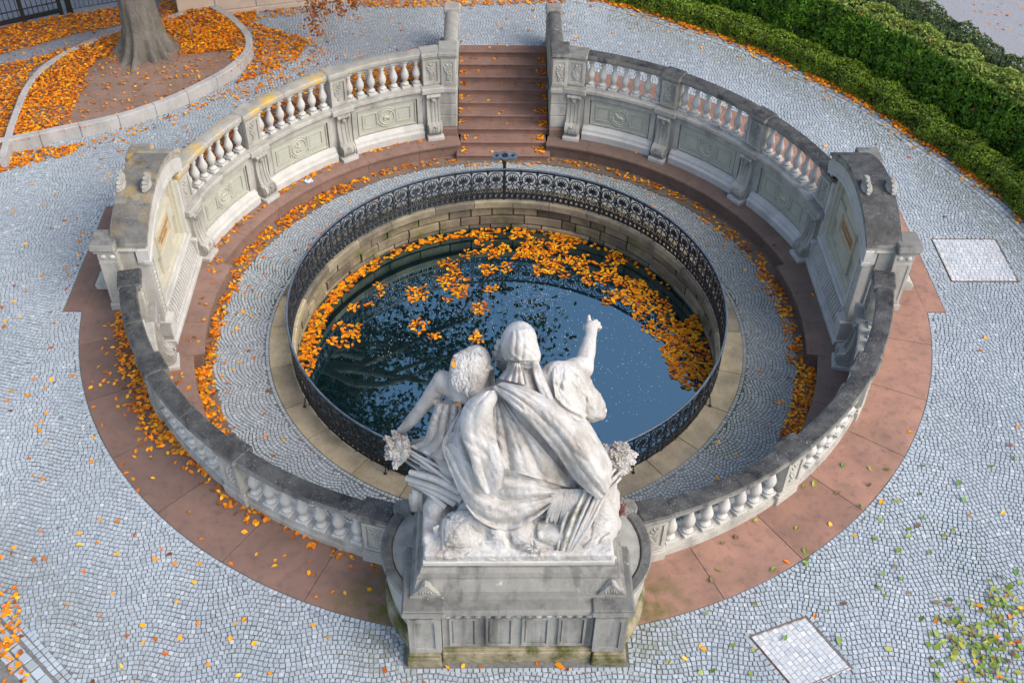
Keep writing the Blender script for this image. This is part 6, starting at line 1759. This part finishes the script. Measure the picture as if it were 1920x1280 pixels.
tag(link('fallen_leaves', ls), 'few orange leaves caught on the shoulder of the marble girl', 'leaves', kind='stuff')
wd, LP_ = STATUE_WEED
lw = link('leaves', leaf_cloud('leaves', LP_, RNG.normal(0, 1, LP_.shape), .03, np.array([(.28, .08, .06), (.35, .13, .08), (.2, .06, .05)])[RNG.integers(0, 3, len(LP_))], MAT['leaf']), wd); lw['kind'] = 'stuff'
# ================================================================== fallen leaves
PAL = np.array([(.86, .27, .005), (.92, .36, .008), (.78, .19, .006), (.92, .47, .02), (.46, .12, .014), (.26, .085, .02)])
PALW = np.array([.27, .25, .17, .15, .10, .06])
def leaf_cols(n): return PAL[RNG.choice(6, n, p=PALW)] * RNG.uniform(.6, 1.2, (n, 1))
LEAVES = {}
def put(key, xy, z, pile=.02, tilt=.28, size=(.070, .105)):
    big = key not in ('planter', 'yard'); size = size if big else (.062, .092)
    kp = RNG.random(len(xy)) < (.72 if big else 1.0); xy = xy[kp]
    if hasattr(z, '__len__'): z = z[kp]
    n = len(xy)
    if n == 0: return
    P = np.c_[xy, z + .008 + RNG.random(n) * pile]
    N = np.c_[RNG.normal(0, tilt, (n, 2)), np.ones(n)]
    LEAVES.setdefault(key, []).append((P, N, RNG.uniform(*size, n)))
def pxfill(poly, z, dens):
    W_ = np.array([atz(u, v_, z)[:2] for u, v_ in poly]); lo, hi = W_.min(0), W_.max(0)
    n = int(np.prod(hi - lo) * dens); q = lo + RNG.random((n, 2)) * (hi - lo)
    return q[inpoly(q[:, 0], q[:, 1], [tuple(p) for p in W_])]
def arcfill(t0, t1, r0, r1, dens, clump=0.0, skew=0):
    A_ = abs(R(t1 - t0)) * (r1 * r1 - r0 * r0) / 2; n = int(A_ * dens)
    t_ = RNG.uniform(min(t0, t1), max(t0, t1), n); q = RNG.random(n)
    if skew > 0: q = 1 - (1 - q) ** (1 + skew) if False else q ** (1 / (1 + skew))
    if skew < 0: q = q ** (1 - skew)
    r_ = r0 + (r1 - r0) * q; P = np.stack([r_ * np.sin(np.radians(t_)), r_ * np.cos(np.radians(t_))], -1)
    if clump:
        m = np.sin(t_ * 1.9 + 1) * np.sin(t_ * .73) + .5 * np.sin(t_ * 4.1 + r_ * 6); P = P[m > RNG.uniform(-1.2, clump, n)]
    return P
# gutter of the sunken floor
for a in ((-9, -20, 5.93, 6.14, 260, .2, 0), (-20, -36, 5.95, 6.17, 400, .5, .3), (-36, -76, 5.82, 6.19, 500, .35, .6), (-76, -101, 5.70, 5.98, 460, .2, .7), (-101, -122, 5.84, 6.20, 520, 0, .4),
          (9, 22, 5.95, 6.12, 260, .3, 0), (22, 50, 5.95, 6.12, 330, .4, 0), (50, 72, 5.72, 6.1, 200, .5, 0), (72, 101, 5.62, 5.97, 380, .4, .5), (101, 121, 5.78, 6.2, 560, 0, .5)):
    put('floor', arcfill(*a), ZF, .035)
put('floor', arcfill(-9, 9, 5.72, 5.88, 230, .1), ZF, .02)
put('floor', arcfill(-30, -120, 4.85, 5.8, 9, 0, .3), ZF, .0); put('floor', arcfill(20, 120, 4.85, 5.8, 4, 0, .6), ZF, .0)
put('floor', arcfill(-120, -165, 4.85, 5.8, 5), ZF, 0); put('floor', arcfill(120, 165, 4.85, 5.8, 2), ZF, 0)
put('floor', arcfill(-170, 170, 4.4, 4.78, 1.4), ZF, 0); put('floor', arcfill(0, 360, 4.22, 4.5, 1.2), ZF, 0)
# bench
for a in ((-17, -31.5, 6.46, 6.58, 230, .4), (-37, -51.5, 6.40, 6.58, 300, .3), (-56, -71.5, 6.40, 6.58, 300, .3), (-74, -79, 6.2, 6.42, 260, .2), (-79, -100, 6.0, 6.4, 14, 0), (17, 32, 6.3, 6.58, 4, 0), (37, 100, 6.1, 6.5, 2.2, 0), (-15, -75, 6.2, 6.5, 3, 0), (-103, -110, 6.3, 6.6, 60, 0)):
    put('bench', arcfill(*a), ZB, .02)
# outer ring, left side, and the far ring behind the balusters
put('ring', arcfill(-97.5, -128, 7.0, 7.36, 560, .0, -.6), 0, .04); put('ring', arcfill(-128, -147, 7.0, 7.26, 300, .1, -.8), 0, .03)
put('ring', arcfill(-147, -160, 6.98, 7.16, 260, .3, -.5), 0, .02); put('ring', arcfill(-162, -168, 7.0, 7.5, 24), 0, .01); put('ring', arcfill(-98, -166, 7.05, 7.98, 9), 0, 0)
put('ring', arcfill(-128, -97.5, 7.3, 7.6, 50, .4), 0, .01)
put('ring', arcfill(-60, -13, 7.08, 8.3, 330, .2), 0, .03); put('ring', arcfill(-74, -58, 7.08, 7.6, 160, .1), 0, .03); put('ring', arcfill(98, 168, 7.05, 7.98, .5), 0, 0)
# planter
bare = [(u / 3, v_ / 3) for u, v_ in ((600, 330), (760, 400), (1000, 320), (1310, 275), (1310, 400), (1180, 520), (1040, 600), (900, 640), (640, 690), (380, 690), (430, 560), (490, 480), (490, 400), (540, 350))]
barew = [tuple(atz(u, v_, .25)[:2]) for u, v_ in bare]
n = 25000; lo, hi = np.min(planter, 0), np.max(planter, 0); q = lo + RNG.random((n, 2)) * (hi - lo)
q = q[inpoly(q[:, 0], q[:, 1], planter)]
kb = inpoly(q[:, 0], q[:, 1], barew); dt = np.hypot(q[:, 0] - tc[0], q[:, 1] - tc[1])
nearb = np.sin(q[:, 0] * 3.1 + q[:, 1]) * np.sin(q[:, 1] * 2.7) > -.35
keep = np.where(kb, RNG.random(len(q)) < .055, True) & (dt > .78) & (nearb | (RNG.random(len(q)) < .5))
q = q[keep]; put('planter', q, .235 + .06 * np.exp(-((q[:, 0] + 8.7) ** 2 + (q[:, 1] - 8.1) ** 2) / 3) - .02, .05)
# around the planter
def edge_fade(P, dens): return P[RNG.random(len(P)) < dens]
put('yard', pxfill([(-20, 58), (110, 32), (150, 27), (236, 12), (238, 46), (140, 66), (60, 88), (-20, 108)], 0, 620), 0, .05)
put('yard', pxfill([(-20, 128), (60, 112), (100, 100), (128, 90), (60, 135), (25, 200), (0, 285), (-20, 285)], 0, 560), 0, .05)
put('yard', pxfill([(-20, 100), (60, 85), (150, 60), (200, 60), (60, 120), (-20, 130)], 0, 30), 0, .0)
put('yard', pxfill([(-20, 292), (60, 283), (165, 268), (130, 292), (60, 308), (-20, 330)], 0, 520), 0, .04)
put('yard', pxfill([(165, 268), (330, 212), (425, 168), (432, 178), (330, 225), (180, 280)], 0, 90), 0, .02)
put('yard', pxfill([(475, 62), (520, 58), (585, 75), (560, 108), (520, 130), (470, 150), (440, 160), (478, 110)], 0, 430), 0, .04)
put('yard', pxfill([(420, 30), (480, 20), (480, 45), (520, 58), (475, 62)], 0, 520), 0, .04)
put('yard', pxfill([(400, 32), (590, 8), (590, 22), (470, 40)], 0, 130), 0, .02); put('yard', pxfill([(585, 75), (620, 95), (560, 150), (440, 190), (420, 172), (520, 130)], 0, 75), 0, .01)
put('yard', pxfill([(300, -10), (335, 10), (340, 40), (318, 60), (300, 60)], .0, 520), 0.1, .05)
put('yard', pxfill([(1815, -5), (1925, -5), (1925, 85), (1825, 30)], 0, 9), 0, .0)
put('yard', pxfill([(620, 0), (1060, 0), (1060, 8), (700, 16)], 0, 260), 0, .03)
# scattered on the paving
n = 6500; q = np.c_[RNG.uniform(-12, 12, n), RNG.uniform(-9, 12, n)]
q = q[upper_mask(q[:, 0], q[:, 1], 0)]
dl = np.where(q[:, 0] < -1, .30 + .35 * (q[:, 1] > 4) + .12 * (q[:, 1] < 0), .06 + .12 * (q[:, 1] > 7.5)); dl = np.where((np.abs(q[:, 0]) < 3) & (q[:, 1] < -7), .12, dl)
q = q[RNG.random(len(q)) < dl * .9]; put('paving', q, 0, .0, .22)
put('paving', pxfill([(-10, 1090), (35, 1100), (45, 1190), (20, 1240), (-10, 1250)], 0, 150), 0, .02); put('paving', pxfill([(-10, 1170), (30, 1190), (60, 1280), (-10, 1290)], 0, 120), 0, .02)
put('paving', np.c_[RNG.uniform(-1, 1, 16), np.full(16, -8.43) + RNG.normal(0, .05, 16)], 0, .01)
# hedge kerb
t_ = RNG.uniform(-4, 91, 5200); r_ = hedge_r(t_) + .36 + RNG.normal(0, .07, 5200) - (RNG.random(5200) < .12) * RNG.exponential(.18, 5200)
w_ = .65 + .35 * np.sin(t_ * .9) * np.sin(t_ * .37 + 1) - np.clip((t_ - 45) / 70, 0, .5); k_ = RNG.random(5200) < w_
put('kerb', np.stack([r_ * np.sin(np.radians(t_)), r_ * np.cos(np.radians(t_))], -1)[k_], 0.01, .03)
# steps
for k_ in range(9):
    y = YS - k_ * TR; z = -k_ * RI; hw = 1.10 if k_ < 7 else 1.02
    for sg, m in ((1, 38 if k_ else 3), (-1, 16 if k_ in (2, 3, 4, 7, 8) else 5)):
        x = sg * (hw - RNG.exponential(.09, m)); yy = y + .05 + (TR - .06) * RNG.random(m) ** .6
        kk = np.abs(x) < hw - .03; put('steps', np.c_[x, yy][kk], z, .03)
    put('steps', np.c_[RNG.uniform(-1, 1, 5), y + .06 + RNG.random(5) * .25], z, 0)

names = {'floor': ('fallen_leaves', 'drift of orange leaves in the gutter of the sunken floor'), 'bench': ('fallen_leaves', 'orange leaves lying along the back of the curved bench'),
         'ring': ('fallen_leaves', 'orange leaves heaped on the sandstone path against the left balustrade'), 'planter': ('leaf_litter', 'thick orange leaf carpet in the tree bed'),
         'yard': ('leaf_litter', 'orange leaf carpet on the ground around the tree bed and gate'), 'paving': ('fallen_leaves', 'single orange leaves scattered over the grey cobbles'),
         'kerb': ('fallen_leaves', 'line of orange leaves under the low hedge'), 'steps': ('fallen_leaves', 'orange leaves gathered in the corners of the stairs')}
for key, L in LEAVES.items():
    P = np.concatenate([a[0] for a in L]); N = np.concatenate([a[1] for a in L]); S = np.concatenate([a[2] for a in L])
    o = link(names[key][0], leaf_cloud(names[key][0], P, N, S, leaf_cols(len(P)), MAT['leaf'], 'beech')); tag(o, names[key][1], 'leaves', kind='stuff')

# floating leaves
FL = []
def fl(P):
    P = P[np.hypot(P[:, 0], P[:, 1]) < 4.32]; FL.append(P)
for a in ((-78, -45, 4.02, 4.33, 170, 0), (-45, -12, 4.08, 4.33, 190, 0), (-12, 25, 4.10, 4.33, 190, .3), (25, 60, 4.14, 4.33, 110, .4), (-92, -78, 4.05, 4.33, 180, 0)): fl(arcfill(*a))
cl = [(740,40,30,30),(820,80,60,50),(720,150,60,25),(850,150,60,50),(630,200,80,40),(640,290,90,80),(820,250,60,40),(930,215,40,40),(900,130,50,40),(650,360,70,40),(590,405,35,15),(680,395,30,15),(850,345,60,25),(440,370,75,60),(220,345,40,50),(60,430,40,40),(140,430,35,20),(790,450,60,50),(440,560,60,50),(510,610,50,30),(770,615,55,40),(60,570,60,60),(1000,60,60,60),(1060,100,90,70),(1020,160,60,40),(1150,110,60,60),(1240,80,100,50),(1150,200,80,60),(1100,240,40,40),(1250,150,90,60),(1230,250,50,40),(1320,230,70,40),(1400,190,80,40),(1400,290,70,40),(1500,260,80,60),(1560,200,70,60),(1620,300,90,60),(1520,370,60,40),(1600,360,80,50),(1700,330,80,50),(1500,410,40,30),(1650,430,80,50),(1750,420,70,60),(1700,480,70,40),(1820,450,70,60),(1750,560,60,50),(1850,540,70,60),(1840,620,60,60),(1880,700,50,70),(1900,800,60,80),(1880,860,40,30)]
for x, y, rx, ry in cl:
    c_ = atz(640 + x / 3, 427 + y / 3, ZW)[:2]; e = atz(640 + (x + rx) / 3, 427 + y / 3, ZW)[0] - c_[0]; g = abs(atz(640 + x / 3, 427 + (y + ry) / 3, ZW)[1] - c_[1])
    n = max(4, int(e * g * 3.14 * 92)); P = [c_]
    # chains of touching leaves
    pts = [c_ + RNG.normal(0, .3, 2) * (e, g)]
    for i in range(n - 1):
        for tr in range(12):
            q = pts[RNG.integers(0, len(pts))] + (lambda a: np.array((math.cos(a), math.sin(a))) * RNG.uniform(.072, .11))(RNG.uniform(0, 6.28))
            if ((q - c_) / (e, g) @ ((q - c_) / (e, g))) < 1.15 and min(np.hypot(*(np.array(pts) - q).T)) > .068: pts.append(q); break
    fl(np.array(pts))
fl(pxfill([(1236, 655), (1262, 612), (1300, 590), (1345, 620), (1345, 680), (1315, 730), (1285, 735), (1260, 700)], ZW, 230))
fl(pxfill([(1300, 560), (1330, 540), (1352, 600), (1345, 640), (1310, 600)], ZW, 170))
fl(pxfill([(555, 690), (563, 650), (575, 600), (600, 560), (650, 520), (690, 495), (684, 512), (640, 552), (612, 590), (604, 640), (590, 690), (572, 712)], ZW, 190))
fl(pxfill([(610, 640), (630, 600), (660, 605), (680, 640), (640, 655)], ZW, 95))
P = np.concatenate(FL); n = len(P)
o = link('floating_leaves', leaf_cloud('floating_leaves', np.c_[P, ZW + .006 + RNG.random(n) * .006], np.c_[RNG.normal(0, .07, (n, 2)), np.ones(n)], RNG.uniform(.088, .122, n), leaf_cols(n), MAT['leaf'], 'beech'))
tag(o, 'rafts of orange leaves floating on the dark pool', 'leaves', kind='stuff')
# small pale specks drifting on the water
n = 520; q = pxfill([(700, 520), (900, 500), (1100, 530), (1240, 620), (1250, 760), (1130, 800), (1000, 640), (760, 640), (690, 700)], ZW, 45)
q = np.concatenate([q, RNG.normal(0, .35, (170, 2)) + atz(1010, 560, ZW)[:2]]); q = q[np.hypot(q[:, 0], q[:, 1]) < 4.2]
k = NT('pale_speck'); k.col((.62, .68, .70)); MAT['speck'] = k.m
a = RNG.uniform(.004, .010, len(q)); V = np.zeros((len(q), 6, 3)); an = np.arange(6) * math.pi / 3
V[:, :, 0] = q[:, 0:1] + a[:, None] * np.cos(an); V[:, :, 1] = q[:, 1:2] + a[:, None] * np.sin(an); V[:, :, 2] = ZW + .004
me = npmesh('water_specks', V.reshape(-1, 3), np.arange(len(q) * 6).reshape(-1, 6), MAT['speck'])
tag(link('water_specks', me), 'tiny pale specks of foam drifting on the pool', 'foam', kind='stuff')

# green ash leaflets in the near right corner
GP = np.array([(.17, .27, .035), (.25, .32, .05), (.33, .33, .06), (.22, .17, .07), (.13, .24, .05), (.16, .10, .06)])
Q = [pxfill([(1350, 880), (1700, 860), (1920, 820), (1920, 1280), (1250, 1280), (1250, 1150)], 0, 3.0)]
for (u, v_), s_, n in (((1890, 1135), .35, 45), ((1845, 1190), .5, 75), ((1800, 1215), .4, 30), ((1880, 1240), .45, 50), ((1830, 1270), .5, 30), ((1660, 1000), .5, 8)):
    Q.append(RNG.normal(0, s_ * .62, (n, 2)) + atz(u, v_, 0)[:2])
q = np.concatenate(Q); n = len(q)
cols = GP[RNG.choice(6, n, p=(.24, .24, .2, .13, .1, .09))] * RNG.uniform(.8, 1.25, (n, 1))
k_ = RNG.random(n) < .05; cols[k_] = leaf_cols(int(k_.sum()))
me = leaf_cloud('green_leaflets', np.c_[q, .012 + RNG.random(n) * .03], np.c_[RNG.normal(0, .3, (n, 2)), np.ones(n)], RNG.uniform(.08, .125, n), cols, MAT['leaf'], 'beech')
tag(link('green_leaflets', me), 'fallen green and yellow leaflets heaped in the near right corner', 'leaves', kind='stuff')

# crumpled drink packet on the bench
q = atz(579, 341, ZB); b = MB()
b.box(-.09, .09, -.06, .06, 0, .03, Matrix.Translation((q[0], q[1], ZB + .012)) @ Matrix.Rotation(.6, 4, 'Z') @ Matrix.Rotation(.15, 4, 'X'), ch=.012)
k = NT('packet_print'); c = k.mix(k.ramp(k.noise(14, 2), .45, .55), (.75, .78, .8), (.05, .25, .55)); k.col(c); k.rough(.3); MAT['packet'] = k.m
tag(b.build('drink_packet', MAT['packet']), 'small crumpled blue and white packet left on the bench', 'packet')
